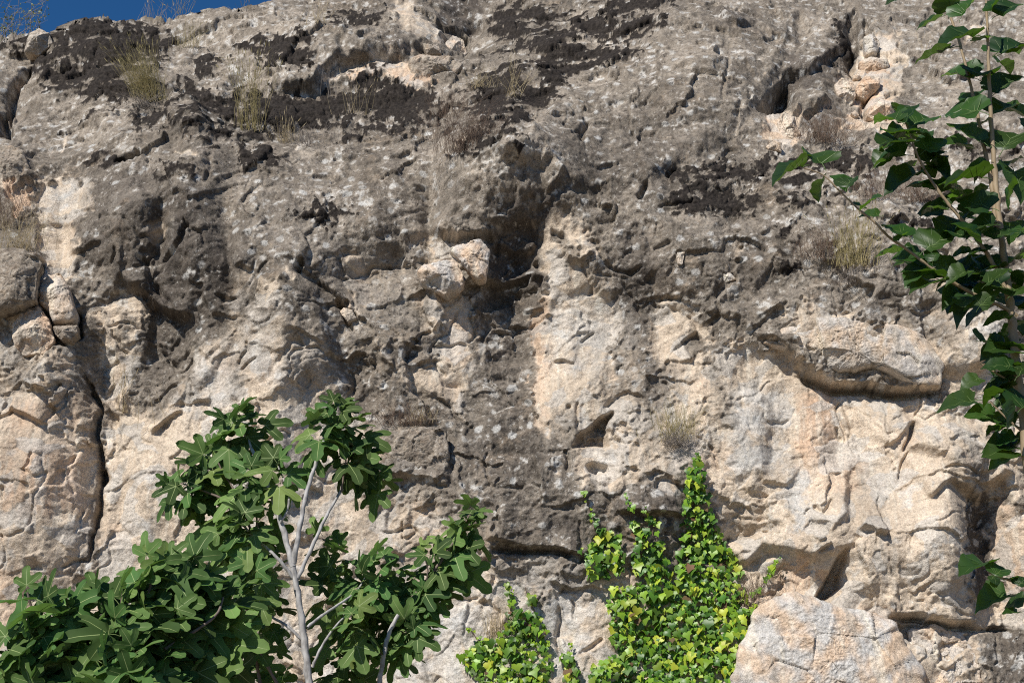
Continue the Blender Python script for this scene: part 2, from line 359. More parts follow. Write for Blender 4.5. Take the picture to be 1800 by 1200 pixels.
CRACKS = [
    ([(1395, 650), (1425, 672), (1455, 684), (1520, 686), (1580, 696), (1650, 699)], .16, 6, .45),
    ([(62, 112), (32, 157), (20, 187), (12, 215), (24, 248)], .22, 6, .4), ([(3, 195), (8, 238)], .25, 6, .3),
    ([(140, 640), (160, 680), (172, 720), (177, 780), (180, 830), (170, 870), (162, 930), (156, 1000)], .15, 4, .6),
    ([(178, 820), (184, 838), (172, 850)], .15, 7, .3),
    ([(66, 530), (68, 490), (80, 462)], .16, 5, .3), ([(138, 600), (137, 570), (134, 545)], .14, 6, .3), ([(68, 530), (85, 555), (95, 595), (125, 612)], .14, 6, .3),
    ([(60, 500), (58, 530), (66, 534)], .08, 3, .2), ([(0, 560), (30, 545), (64, 533)], .07, 4, .4),
    ([(285, 470), (300, 445), (320, 420), (325, 400), (340, 390)], .09, 4, .3), ([(235, 450), (262, 470), (268, 495), (285, 520), (310, 555)], .08, 5, .4),
    ([(1037, 218), (1025, 235), (1022, 262)], .12, 4, .3), ([(1005, 248), (1022, 240)], .06, 4, .3),
    ([(1122, 352), (1130, 335), (1138, 322)], .12, 4, .2), ([(1172, 312), (1190, 295)], .07, 4, .2),
    ([(1120, 200), (1160, 200), (1200, 198), (1250, 205), (1320, 195)], .035, 2.5, .6), ([(1120, 255), (1150, 245), (1160, 240)], .04, 2.5, .5),
    ([(1040, 425), (1065, 460), (1080, 475), (1110, 482), (1125, 470), (1135, 475)], .06, 3, .4), ([(1040, 422), (1055, 433)], .08, 4, .2),
    ([(1080, 315), (1110, 320), (1135, 328)], .03, 2.5, .5), ([(1270, 280), (1280, 265), (1300, 262)], .06, 3, .4),
    ([(1145, 438), (1180, 432)], .06, 4, .3), ([(520, 478), (530, 470), (527, 462)], .14, 5, .2), ([(590, 530), (605, 540), (612, 530)], .12, 5, .2),
    ([(598, 540), (610, 565), (622, 585)], .08, 3.5, .2), ([(592, 448), (600, 470), (606, 485)], .05, 3, .2), ([(668, 475), (690, 467)], .07, 4, .2),
    ([(940, 452), (955, 475)], .09, 4, .2), ([(690, 770), (790, 790)], .0, 3), ([(785, 755), (790, 810), (800, 835)], .05, 3, .3),
    ([(848, 965), (930, 968), (1020, 980)], .07, 3, .3), ([(1060, 720), (1085, 700), (1100, 690), (1140, 700)], .05, 3, .5), ([(990, 790), (998, 810), (994, 830)], .08, 3, .3),
    ([(1600, 790), (1585, 830), (1580, 845)], .06, 3, .4), ([(1612, 735), (1600, 770), (1585, 800)], .10, 4, .4), ([(1490, 760), (1495, 780), (1508, 800)], .03, 3, .3),
    ([(1570, 1085), (1640, 1092), (1690, 1105), (1790, 1112)], .10, 4, .4), ([(1560, 830), (1600, 830)], .0, 3), ([(1470, 750), (1472, 765), (1480, 775)], .04, 3, .2),
    ([(870, 1000), (860, 1040), (850, 1075)], .04, 4, .5), ([(690, 1010), (710, 1060), (740, 1110)], .03, 4, .6), ([(980, 1060), (985, 1090), (975, 1130), (990, 1160)], .07, 4, .5),
    ([(1015, 1150), (1040, 1140), (1060, 1120)], .05, 4, .4), ([(1220, 790), (1240, 760)], .03, 3, .3), ([(1290, 650), (1300, 690), (1310, 740)], .02, 3, .4),
    ([(1355, 740), (1375, 745), (1390, 735)], .03, 2.5, .2), ([(1425, 890), (1448, 905), (1462, 875)], .06, 3.5, .2), ([(1500, 80), (1490, 110), (1500, 140)], .15, 7, .5),
    ([(1530, 215), (1515, 200), (1525, 175), (1545, 150)], .12, 5, .4), ([(1520, 40), (1522, 80)], .08, 4, .4), ([(1575, 80), (1605, 100)], .08, 4, .4),
    ([(320, 440), (325, 425)], .05, 3), ([(590, 295), (610, 300)], .05, 3), ([(360, 270), (372, 300), (360, 330)], .04, 4, .4), ([(870, 860), (930, 850), (960, 870)], .03, 3, .6),
    ([(1130, 560), (1110, 520), (1090, 500)], .03, 3, .5), ([(150, 780), (120, 820), (130, 870)], .03, 4, .7), ([(30, 820), (60, 840), (90, 830)], .03, 3, .6),
    ([(520, 600), (480, 640), (460, 690)], .025, 4, .7), ([(700, 860), (680, 900), (690, 950)], .04, 6, .6), ([(440, 930), (450, 960)], .05, 7, .5),
]
# fresh cream limestone (0) and grey-brown weathered skin (1), painted in order
WEATHER = [
    ([(-60, 700), (-60, 600), (60, 615), (130, 640), (160, 760), (180, 700), (280, 740), (330, 640), (400, 580), (450, 560), (540, 590), (600, 690), (680, 760),
      (650, 860), (740, 890), (850, 960), (870, 1000), (1030, 1000), (1300, 1050), (1320, 1260), (-60, 1260)], .10, 46, 1.6),
    ([(0, 600), (60, 610), (125, 650), (130, 690), (70, 690), (0, 680)], .55, 14),
    ([(70, 330), (110, 315), (165, 325), (160, 370), (135, 400), (128, 490), (90, 490), (70, 420)], .12, 6), ([(15, 340), (65, 325), (60, 365), (20, 385)], .10, 5),
    ([(165, 550), (215, 515), (255, 525), (275, 560), (255, 620), (240, 700), (250, 760), (200, 720), (180, 640)], .15, 8),
    ([(240, 560), (300, 560), (335, 610), (330, 660), (270, 740), (245, 720), (245, 640)], .92, 10), ([(140, 640), (165, 650), (185, 720), (180, 780), (165, 760)], .8, 8),
    ([(210, 570), (225, 560), (228, 620), (215, 640)], .65, 6), ([(80, 700), (110, 690), (170, 690), (170, 740), (130, 730)], .5, 14),
    ([(480, 580), (520, 570), (560, 600), (570, 690), (540, 700), (500, 650)], .45, 16), ([(400, 640), (440, 600), (430, 700), (400, 710)], .5, 14),
    ([(560, 640), (640, 600), (680, 660), (670, 740), (600, 700)], .75, 14), ([(655, 610), (690, 640), (720, 690), (790, 690), (820, 640), (790, 620), (700, 640)], .35, 12),
    ([(780, 530), (830, 520), (835, 600), (830, 650), (810, 720), (760, 700), (785, 620)], .10, 8), ([(735, 530), (790, 530), (780, 600), (740, 580)], .45, 10),
    ([(845, 500), (955, 500), (950, 600), (930, 690), (860, 650)], .95, 14), ([(940, 380), (990, 370), (1050, 430), (1060, 480), (960, 500), (930, 450)], .22, 9),
    ([(955, 490), (1000, 470), (1040, 490), (1095, 530), (1085, 570), (1075, 660), (1040, 700), (980, 760), (940, 700), (950, 600)], .02, 7),
    ([(1000, 450), (1060, 460), (1070, 510), (990, 500)], .7, 8), ([(1145, 560), (1190, 520), (1225, 530), (1245, 590), (1220, 640), (1180, 640), (1145, 620)], .04, 8),
    ([(1180, 545), (1225, 535), (1225, 555), (1185, 560)], .5, 4), ([(1200, 650), (1240, 640), (1240, 740), (1180, 720)], .08, 10),
    ([(940, 700), (1050, 690), (1180, 700), (1240, 760), (1230, 830), (1100, 860), (1000, 860), (960, 790)], .42, 22),
    ([(1000, 790), (1060, 780), (1100, 740), (1090, 850), (1010, 850)], .12, 8), ([(700, 770), (790, 760), (900, 720), (980, 780), (1000, 850), (1200, 870), (1200, 910), (1010, 985), (860, 960), (840, 920), (760, 870)], .88, 20),
    ([(660, 760), (790, 752), (790, 850), (700, 850)], .8, 12), ([(860, 970), (1030, 990), (1040, 1040), (960, 1050), (900, 1010)], .55, 14),
    ([(1250, 610), (1330, 600), (1420, 660), (1640, 700), (1700, 800), (1760, 900), (1850, 900), (1850, 1110), (1700, 1110), (1300, 1060), (1270, 960), (1240, 800)], .06, 12),
    ([(1290, 690), (1240, 620), (1260, 760), (1300, 760)], .4, 12), ([(1270, 880), (1330, 870), (1375, 920), (1290, 960)], .35, 10), ([(1310, 1060), (1360, 1040), (1420, 1060), (1420, 1130), (1340, 1160), (1300, 1140)], .5, 14),
    ([(1400, 1050), (1560, 1080), (1700, 1110), (1740, 1220), (1400, 1220)], .15, 14), ([(1370, 560), (1420, 540), (1560, 570), (1640, 600), (1650, 690), (1500, 650), (1400, 615)], .12, 8),
    ([(1640, 500), (1700, 495), (1760, 560), (1760, 680), (1680, 700), (1650, 640)], .28, 12), ([(1640, 720), (1760, 720), (1850, 700), (1850, 860), (1740, 880), (1640, 800)], .28, 14),
    ([(1690, 760), (1760, 790), (1740, 860), (1700, 850)], .6, 10), ([(1700, 880), (1740, 870), (1750, 1060), (1700, 1060)], .85, 8), ([(1740, 1100), (1850, 1110), (1850, 1250), (1750, 1250)], .85, 12),  # the second also paints the shade of the right-hand recess
    ([(1470, 150), (1520, 60), (1570, 60), (1600, 110), (1560, 190), (1530, 215), (1480, 170)], .22, 8), ([(1340, 200), (1400, 195), (1410, 260), (1360, 280)], .15, 7), ([(1480, 200), (1600, 215), (1590, 235), (1480, 230)], .3, 8),
    ([(680, 20), (720, 5), (775, 60), (760, 85), (710, 80)], .25, 8), ([(580, 150), (610, 125), (660, 113), (718, 112), (735, 135), (770, 150), (745, 160), (690, 142), (640, 138)], .06, 4),
    ([(720, 400), (760, 410), (760, 440), (720, 440)], .5, 8), ([(760, 420), (850, 430), (850, 480), (740, 480)], .2, 6), ([(600, 440), (720, 440), (740, 520), (700, 600), (610, 560)], .6, 14),
    ([(600, 536), (622, 540), (625, 570), (605, 560)], .1, 3), ([(455, 510), (485, 505), (475, 540), (455, 535)], .2, 4), ([(1470, 620), (1480, 600), (1530, 600), (1520, 640)], .2, 6),
    ([(50, 870), (140, 840), (150, 1000), (60, 1010)], .04, 12),
]
WSTREAK = [([(800, 530), (802, 700)], .05, 15), ([(1195, 560), (1206, 710)], .05, 24), ([(1010, 500), (1012, 700)], .02, 34), ([(1560, 720), (1590, 900), (1620, 1000)], .02, 14), ([(1440, 700), (1450, 800)], .04, 26),
    ([(945, 540), (950, 640), (955, 760)], .06, 12), ([(860, 640), (880, 760), (870, 860)], .85, 34), ([(1075, 400), (1090, 520)], .9, 16), ([(1110, 560), (1120, 640), (1110, 690)], .6, 18),
    ([(1505, 715), (1515, 770), (1520, 800)], .25, 6, 4), ([(1440, 710), (1436, 790), (1440, 820)], .35, 5, 4), ([(1470, 740), (1470, 770)], .4, 4, 3), ([(440, 480), (420, 520), (410, 560)], .45, 12),
    ([(160, 940), (158, 1000), (130, 1010)], .7, 14), ([(210, 870), (200, 940)], .3, 14), ([(700, 1000), (720, 1060), (760, 1120)], .35, 10), ([(850, 990), (860, 1050)], .6, 10), ([(1250, 650), (1255, 780)], .35, 10),
]
SMOOTH = [
    ([(140, 280), (420, 240), (560, 300), (760, 320), (740, 480), (600, 620), (520, 740), (330, 600), (160, 560)], .55, 40), ([(1000, 200), (1250, 150), (1350, 300), (1300, 520), (1080, 520)], .42, 40), ([(780, 720), (1000, 740), (1000, 940), (820, 940)], .45, 30),
    ([(1290, 690), (1400, 670), (1600, 720), (1600, 800), (1650, 900), (1680, 1000), (1600, 1000), (1560, 880), (1400, 830), (1300, 860)], .8, 20),
    ([(955, 510), (1085, 530), (1070, 660), (960, 680)], .7, 12), ([(1145, 560), (1240, 560), (1220, 640), (1150, 630)], .8, 10), ([(850, 505), (945, 500), (940, 680), (860, 640)], .4, 12),
    ([(0, 760), (120, 760), (140, 1000), (0, 1050)], .7, 20), ([(420, 600), (540, 600), (540, 720), (420, 720)], .6, 20), ([(180, 560), (260, 560), (230, 700), (190, 680)], .6, 12),
    ([(280, 440), (400, 420), (420, 540), (330, 550)], .5, 20), ([(70, 400), (135, 400), (125, 490), (75, 450)], .7, 6), ([(290, 720), (400, 660), (500, 720), (480, 840), (320, 820)], .55, 20),
    ([(770, 1000), (850, 980), (840, 1200), (760, 1200)], .6, 20), ([(1150, 330), (1250, 320), (1230, 420), (1130, 420)], .5, 30), ([(1400, 1100), (1560, 1090), (1580, 1200), (1420, 1200)], .4, 30),
]
ANGULAR = [
    ([(1270, 840), (1500, 830), (1600, 1000), (1700, 1100), (1720, 1200), (1300, 1200), (1280, 1000)], 1.15, 25), ([(600, 430), (860, 400), (960, 480), (960, 500), (740, 600), (600, 600)], .8, 20),
    ([(0, 600), (130, 620), (130, 760), (0, 760)], .7, 20), ([(1340, 540), (1640, 560), (1660, 690), (1400, 640)], .75, 14), ([(1470, 40), (1600, 60), (1570, 220), (1470, 210)], .9, 14),
    ([(0, 440), (80, 440), (130, 600), (0, 620)], .7, 14), ([(620, 0), (850, 0), (830, 110), (620, 110)], .8, 16), ([(860, 1000), (1100, 1000), (1080, 1200), (860, 1200)], .7, 20),
    ([(970, 500), (1080, 510), (1060, 680), (980, 680)], .5, 14), ([(940, 380), (1060, 400), (1060, 480), (950, 480)], .8, 10), ([(850, 120), (1180, 0), (1180, 160), (950, 240)], .6, 30),
    ([(1600, 700), (1780, 720), (1780, 880), (1640, 880)], .8, 20), ([(0, 60), (110, 70), (60, 240), (0, 250)], .8, 16), ([(80, 60), (260, 40), (600, 20), (560, 150), (300, 160), (100, 200)], .5, 30),
]
MOSS = [
    ([(108, 62), (160, 48), (262, 42), (255, 66), (180, 76), (100, 84)],), ([(95, 82), (180, 74), (260, 62), (305, 78), (300, 108), (235, 104), (180, 112), (115, 106)], 5),
    ([(60, 130), (110, 112), (190, 112), (185, 140), (110, 158), (70, 150)], 5), ([(150, 150), (200, 148), (240, 180), (220, 200), (150, 185)], 5), ([(0, 62), (40, 60), (42, 85), (0, 100)],),
    ([(347, 118), (362, 112), (404, 124), (398, 137), (358, 139)],), ([(418, 88), (450, 78), (530, 80), (560, 92), (520, 98), (450, 98)], 4), ([(455, 100), (500, 98), (540, 120), (532, 134), (480, 124)],),
    ([(304, 160), (325, 152), (350, 165), (385, 178), (420, 180), (420, 215), (390, 205), (345, 185)],), ([(235, 210), (298, 190), (295, 218), (240, 240)],),
    ([(410, 178), (470, 168), (560, 172), (600, 168), (640, 150), (690, 145), (740, 162), (775, 180), (775, 205), (700, 216), (620, 212), (540, 220), (480, 238), (440, 222)], 4),
    ([(605, 145), (640, 132), (680, 138), (690, 150), (620, 158)],), ([(345, 250), (400, 232), (420, 240), (370, 256)],), ([(420, 262), (465, 258), (495, 285), (480, 312), (430, 300), (408, 290)],), ([(285, 310), (330, 300), (345, 306), (300, 318)],),
    ([(600, 240), (690, 222), (760, 212), (755, 225), (680, 240), (610, 246)],), ([(600, 30), (680, 20), (670, 45), (610, 55)],), ([(510, 378), (580, 374), (640, 385), (620, 394), (530, 390)],),
    ([(865, 22), (900, 14), (905, 60), (880, 78), (865, 60)],), ([(900, 78), (985, 70), (1010, 84), (940, 96), (900, 104)],), ([(1000, 50), (1080, 40), (1090, 60), (1030, 66)],),
    ([(1075, 20), (1100, 4), (1180, 6), (1170, 30), (1090, 38)],), ([(1060, 55), (1120, 44), (1110, 66), (1070, 72)],), ([(1050, 100), (1130, 90), (1120, 112), (1060, 120)],), ([(940, 110), (1000, 104), (990, 125), (930, 130)],),
    ([(950, 145), (1000, 140), (990, 162), (950, 165)],), ([(840, 160), (900, 130), (930, 140), (880, 190), (850, 215)], 4), ([(880, 225), (920, 190), (900, 235)],), ([(905, 258), (930, 250), (932, 270), (910, 272)],), ([(835, 220), (875, 210), (850, 250), (800, 275)],),
    ([(1252, 296), (1300, 288), (1345, 285), (1350, 308), (1300, 320), (1250, 310)],), ([(1200, 345), (1250, 335), (1330, 340), (1325, 358), (1270, 372), (1215, 382), (1180, 372)],), ([(1330, 285), (1360, 280), (1352, 300)],),
    ([(1430, 278), (1530, 275), (1545, 300), (1450, 304)],), ([(1370, 350), (1440, 352), (1430, 362), (1370, 362)],), ([(1364, 410), (1385, 405), (1398, 415), (1394, 428), (1380, 430)],), ([(1367, 460), (1390, 455), (1408, 460), (1404, 478), (1370, 478)],),
    ([(1600, 255), (1720, 250), (1720, 266), (1610, 268)],), ([(1570, 395), (1640, 388), (1640, 402), (1580, 406)],), ([(1470, 60), (1480, 45), (1490, 90), (1470, 110)],), ([(1180, 300), (1230, 310), (1190, 320)],),
]
STAIN_SHADE = [  # dark stains and lichen, plus shade painted under overhangs and in a recess
    ([(285, 430), (340, 400), (395, 400), (405, 470), (380, 550), (310, 560), (285, 500)], .75, 22), ([(150, 400), (230, 300), (300, 340), (270, 450), (160, 430)], .30, 30), ([(215, 490), (290, 480), (330, 560), (290, 580), (240, 530)], .8, 12),  # the last paints the shade on the underside of the left mass
    ([(250, 570), (320, 570), (320, 640), (250, 690)], .45, 18), ([(860, 350), (940, 340), (990, 330), (960, 400), (945, 470), (930, 490), (870, 480), (862, 420)], .9, 12), ([(990, 310), (1040, 300), (1000, 350)], .5, 14),  # second and third paint the brow's shade together with its dark lichen
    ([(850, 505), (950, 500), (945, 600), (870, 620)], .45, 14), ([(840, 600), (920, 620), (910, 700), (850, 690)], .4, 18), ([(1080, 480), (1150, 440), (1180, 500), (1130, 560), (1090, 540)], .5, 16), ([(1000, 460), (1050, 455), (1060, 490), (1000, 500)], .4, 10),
    ([(775, 15), (800, 0), (845, 0), (835, 40), (790, 75)], .8, 8), ([(700, 60), (740, 70), (715, 105), (670, 105), (660, 70)], .5, 12), ([(1240, 30), (1330, 40), (1330, 75), (1250, 60)], .6, 12), ([(1380, 110), (1460, 90), (1480, 60), (1500, 40), (1495, 110), (1420, 160), (1370, 200)], .75, 12),  # the third darkens the hollow near the top
    ([(1500, 820), (1560, 880), (1570, 940), (1520, 920)], .25, 14), ([(1700, 880), (1735, 880), (1745, 1000), (1720, 1080), (1700, 1000)], .7, 10), ([(1640, 530), (1690, 540), (1690, 620), (1650, 600)], .45, 14), ([(1510, 540), (1560, 530), (1550, 600), (1530, 610)], .45, 12),  # the second paints the shade in the right-hand recess
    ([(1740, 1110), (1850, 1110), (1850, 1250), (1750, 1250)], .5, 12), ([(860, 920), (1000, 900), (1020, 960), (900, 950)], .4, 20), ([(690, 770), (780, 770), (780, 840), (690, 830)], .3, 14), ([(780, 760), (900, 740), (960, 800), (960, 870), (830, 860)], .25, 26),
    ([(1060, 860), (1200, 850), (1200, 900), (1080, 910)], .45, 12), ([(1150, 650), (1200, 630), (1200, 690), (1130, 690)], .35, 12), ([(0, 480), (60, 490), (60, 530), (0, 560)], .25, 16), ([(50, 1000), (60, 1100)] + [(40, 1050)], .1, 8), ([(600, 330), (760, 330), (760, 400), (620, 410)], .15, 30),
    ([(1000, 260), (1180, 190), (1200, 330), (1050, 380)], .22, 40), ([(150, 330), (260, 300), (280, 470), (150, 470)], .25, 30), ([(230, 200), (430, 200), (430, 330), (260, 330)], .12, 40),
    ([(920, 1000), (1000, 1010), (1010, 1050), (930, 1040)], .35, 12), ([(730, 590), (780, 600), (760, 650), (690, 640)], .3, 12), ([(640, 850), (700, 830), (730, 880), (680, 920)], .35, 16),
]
SSTREAK = [([(190, 290), (172, 440)], .40, 30), ([(240, 320), (236, 500)], .45, 28), ([(330, 370), (345, 560)], .5, 40), ([(420, 400), (412, 520)], .35, 20), ([(560, 500), (600, 620), (655, 740)], .40, 20), ([(870, 540), (880, 700), (900, 880)], .30, 34), ([(1112, 420), (1122, 550)], .45, 28), ([(1130, 600), (1150, 700)], .35, 20), ([(1262, 630), (1272, 730)], .3, 11), ([(700, 300), (690, 430)], .25, 26), ([(500, 330), (480, 470)], .22, 26), ([(1300, 400), (1330, 530)], .22, 30), ([(300, 980), (290, 1100)], .2, 14), ([(640, 900), (650, 1000)], .25, 16),([(170, 960), (162, 880), (180, 830), (176, 740), (150, 660)], .5, 8), ([(920, 760), (905, 700), (900, 560)], .3, 22), ([(1540, 560), (1532, 600)], .4, 7), ([(215, 560), (218, 640)], .4, 7), ([(470, 560), (465, 650)], .25, 10), ([(875, 480), (935, 490)], .8, 10), ([(120, 1000), (105, 1060)], .3, 10)]  # the short level one paints the shadow line below the brow
ORANGE = [
    ([(15, 335), (65, 325), (60, 370), (15, 400)], .8, 8), ([(590, 140), (720, 112), (770, 152), (690, 145)], .7, 6), ([(1510, 100), (1560, 120), (1550, 200), (1510, 200)], .8, 10), ([(0, 700), (150, 720), (150, 900), (0, 900)], .6, 30),
    ([(1400, 690), (1470, 690), (1470, 830), (1400, 820)], .8, 20), ([(1420, 810), (1520, 810), (1500, 860), (1420, 870)], .5, 14), ([(1740, 880), (1850, 880), (1850, 1080), (1760, 1060)], .6, 14), ([(0, 1000), (60, 1010), (40, 1200), (0, 1200)], .5, 20),
    ([(1300, 1130), (1340, 1120), (1340, 1200), (1290, 1200)], .5, 10), ([(1370, 985), (1450, 990), (1440, 1050), (1370, 1040)], .4, 14), ([(940, 520), (960, 520), (960, 760), (930, 740)], .5, 10), ([(20, 540), (90, 540), (90, 600), (20, 600)], .5, 8),
    ([(1340, 210), (1400, 210), (1400, 270), (1350, 280)], .4, 8), ([(1480, 200), (1600, 212), (1590, 235), (1480, 230)], .5, 8), ([(1500, 1060), (1580, 1070), (1570, 1110), (1520, 1100)], .5, 10), ([(790, 540), (830, 540), (820, 640), (790, 640)], .35, 10), ([(100, 640), (165, 700), (170, 760), (120, 720)], .4, 12),
]
BLUE = [
    ([(1290, 690), (1370, 680), (1380, 830), (1280, 830)], .8, 18), ([(1380, 820), (1410, 820), (1420, 930), (1390, 930)], .8, 10), ([(970, 530), (1080, 530), (1050, 660), (970, 640)], .5, 14), ([(760, 1000), (840, 990), (840, 1200), (680, 1200)], .7, 22),
    ([(860, 970), (1040, 1000), (1020, 1180), (940, 1160)], .8, 20), ([(1390, 1100), (1470, 1090), (1480, 1200), (1400, 1200)], .9, 18), ([(340, 650), (420, 600), (430, 740), (350, 740)], .6, 14), ([(110, 840), (150, 840), (140, 890), (110, 880)], .8, 8), ([(1620, 1090), (1660, 1100), (1650, 1160), (1610, 1140)], .6, 12),
    ([(1700, 500), (1760, 540), (1760, 620), (1700, 600)], .6, 10), ([(80, 330), (160, 325), (150, 380), (80, 370)], .5, 12), ([(430, 560), (500, 580), (500, 680), (430, 660)], .4, 16), ([(1500, 790), (1540, 800), (1560, 880), (1520, 870)], .4, 10),
]

LIGHT = [  # pale grey lichened stretches of the weathered skin (positive) and sooty brown ones (negative); brow top and shelf face are lightened as if sunlit
    ([(1000, 90), (1250, 0), (1500, 0), (1470, 100), (1330, 150), (1200, 180), (1050, 160)], .35, 50), ([(1380, 260), (1600, 230), (1850, 250), (1850, 480), (1640, 480), (1400, 440)], .45, 50),
    ([(1560, 0), (1850, 0), (1850, 250), (1600, 220)], .25, 40), ([(280, 60), (460, 20), (620, 10), (560, 160), (400, 170), (300, 150)], .6, 40), ([(430, 320), (600, 280), (760, 300), (720, 440), (520, 470), (430, 420)], .35, 50),
    ([(780, 250), (1000, 260), (980, 300), (800, 320)], .7, 20), ([(80, 190), (230, 180), (260, 280), (150, 300), (60, 260)], .4, 40), ([(150, 330), (280, 300), (410, 380), (400, 560), (270, 570), (160, 430)], -.45, 30),
    ([(1000, 260), (1180, 200), (1330, 220), (1320, 330), (1150, 360), (1080, 440), (1000, 400)], -.12, 50), ([(440, 480), (600, 560), (680, 740), (620, 740), (520, 600)], .35, 30), ([(780, 740), (980, 760), (1010, 960), (860, 950)], -.1, 40),
    ([(0, 90), (60, 100), (40, 240), (0, 240)], .4, 20), ([(880, 170), (1010, 150), (1000, 240), (900, 270)], .4, 30), ([(600, 40), (700, 40), (700, 100), (600, 110)], .3, 30), ([(1390, 530), (1660, 560), (1650, 690), (1400, 620)], .5, 20),
]

MOSSZONE = [  # where the moss breaks up into streaks and flecks: higher = more of it
    ([(60, 70), (150, 45), (300, 40), (320, 110), (240, 210), (90, 190), (40, 140)], 1.05, 25), ([(300, 150), (420, 165), (480, 240), (420, 310), (320, 260), (250, 240)], .95, 20), ([(330, 90), (560, 60), (570, 140), (350, 145)], .92, 20),
    ([(560, 0), (700, 0), (690, 60), (570, 60)], .85, 20), ([(850, 0), (1190, 0), (1180, 50), (1100, 120), (1000, 180), (900, 250), (830, 290), (770, 230), (820, 150), (860, 80)], 1.0, 25), ([(480, 210), (780, 190), (770, 250), (560, 260)], .9, 20),
    ([(1180, 280), (1360, 275), (1540, 265), (1540, 310), (1330, 390), (1180, 385)], .9, 25), ([(80, 190), (300, 200), (400, 260), (300, 330), (100, 300)], .78, 30), ([(430, 360), (640, 360), (640, 410), (440, 400)], .72, 20), ([(1560, 240), (1800, 240), (1800, 420), (1560, 420)], .76, 30),
]
# ------------------------------------------------------------------ the cliff: one sheet, near-vertical wall that lies back into a mossy slab
QX, QY = 1100, 800
prof = np.array([(-0.75, -1.2), (-0.55, 0.0), (-0.25, 1.6), (-0.05, 3.0), (0.05, 4.5), (0.22, 5.7), (0.62, 6.6), (1.2, 7.4),
                 (2.1, 8.5), (3.1, 9.7), (4.1, 10.9), (5.0, 11.7), (6.2, 12.2), (8.5, 12.4), (13, 12.0), (20, 10.5)])
_t = np.linspace(0, len(prof) - 1, 4000)
py_ = np.interp(_t, np.arange(len(prof)), prof[:, 0]); pz_ = np.interp(_t, np.arange(len(prof)), prof[:, 1])
k_ = np.ones(260) / 260
pad = lambda a: np.convolve(np.concatenate([np.full(130, a[0]), a, np.full(129, a[-1])]), k_, 'valid')
py_, pz_ = pad(py_), pad(pz_)
ds = np.hypot(np.diff(py_), np.diff(pz_)); s_ = np.concatenate([[0], np.cumsum(ds)])
_, ppy, _ = project(np.stack([np.zeros_like(py_), py_, pz_], -1))
crest = int(np.argmin(ppy))
s_rows = np.interp(-np.linspace(1238, -70, QY), -ppy[:crest], s_[:crest])
s_rows = np.concatenate([np.linspace(0.3, s_rows[0], 26)[:-1], s_rows, np.linspace(s_rows[-1], s_[-1] - 1, 60)[1:]])
xs = (np.linspace(-50, 1850, QX) - 900) / FPX * 11.0
xe = np.linspace(0, 1, 46)[1:] ** 1.6 * 11
xs = np.concatenate([(xs[0] - xe)[::-1], xs, xs[-1] + xe])
X, S = np.meshgrid(xs, s_rows)
X = X.astype(np.float32); S = S.astype(np.float32)
Y = np.interp(S, s_, py_); Z = np.interp(S, s_, pz_)
X = X * ((Y - CAM[1]) * CP + (Z - CAM[2]) * SP) / 11.0              # keep the columns evenly spaced on the slab that lies further back
X0 = X.copy()
# the sky line dips towards the upper left
ridge = np.array([(-900, 150), (-300, 95), (0, 66), (25, 62), (50, 56), (75, 62), (92, 74), (104, 66), (130, 56), (165, 42), (210, 34), (240, 24),
                  (270, 20), (292, 25), (325, 15), (395, 13), (420, 25), (455, 16), (472, 3), (500, -20), (700, -60), (1000, -90), (3000, -90)])
P = np.stack([X, Y, Z], -1)
px, pyy, dep = project(P)
pr = np.interp(px, ridge[:, 0], ridge[:, 1]) + 21 + 7 * fbm(px / 22, px * 0, 3, 3)
el = PITCH + np.arctan((600 - pr) / FPX)
zc = CAM[2] + (Y - CAM[1]) * np.tan(el)
over = np.maximum(Z - zc, 0)
Z = np.where(over > 0, zc - 0.45 * over - 0.02, Z)
behind = (over > 0.0) | (S > s_[crest])
front = ~behind
P = np.stack([X, Y, Z], -1)

def grid_normal(P):
    du = np.gradient(P, axis=1); dv = np.gradient(P, axis=0)
    n = np.cross(du, dv)
    return n / (np.linalg.norm(n, axis=-1, keepdims=True) + 1e-9)
NB = grid_normal(P)
NB = np.where(NB[..., 1:2] > 0.35, -NB, NB)
tv = CAM - P; tv /= np.linalg.norm(tv, axis=-1, keepdims=True)
D = 0.55 * NB + 0.45 * tv
bw = np.maximum(sstep(-.05, .5, over) * (over > 0), (S > s_[crest]).astype(float))[..., None]
D = D * (1 - bw) + np.array([0, -0.35, 0.93]) * bw
D /= np.linalg.norm(D, axis=-1, keepdims=True)

class Field:
    """a scalar painted over the cliff; all outlines are roughened by one shared warp"""
    def __init__(s, px, py, xw, sw, front):
        s.px0, s.py0, s.x, s.s, s.front = px.astype(np.float32), py.astype(np.float32), xw, sw, front
        lx, ly = 13 * fbm(px / 55, py / 55, 2, 1), 13 * fbm(px / 55, py / 55, 2, 21)
        hx, hy = 6 * fbm(px / 15, py / 15, 2, 4), 6 * fbm(px / 15, py / 15, 2, 24)
        s.wx, s.wy = lx + hx, ly + hy
        s.sx, s.sy = lx + 0.3 * hx, ly + 0.3 * hy
        s.fz = fbm(px / 16, py / 13, 4, 31, 0.65)
        s.px, s.py = s.px0 + s.wx, s.py0 + s.wy
    def win(s, pts, m, warp=1.0, soft=False):
        p = np.asarray(pts, float)
        w = s.front & (s.px > p[:, 0].min() - m) & (s.px < p[:, 0].max() + m) & (s.py > p[:, 1].min() - m) & (s.py < p[:, 1].max() + m)
        if soft: return w, s.px0[w] + warp * s.sx[w], s.py0[w] + warp * s.sy[w]
        return w, s.px0[w] + warp * s.wx[w], s.py0[w] + warp * s.wy[w]

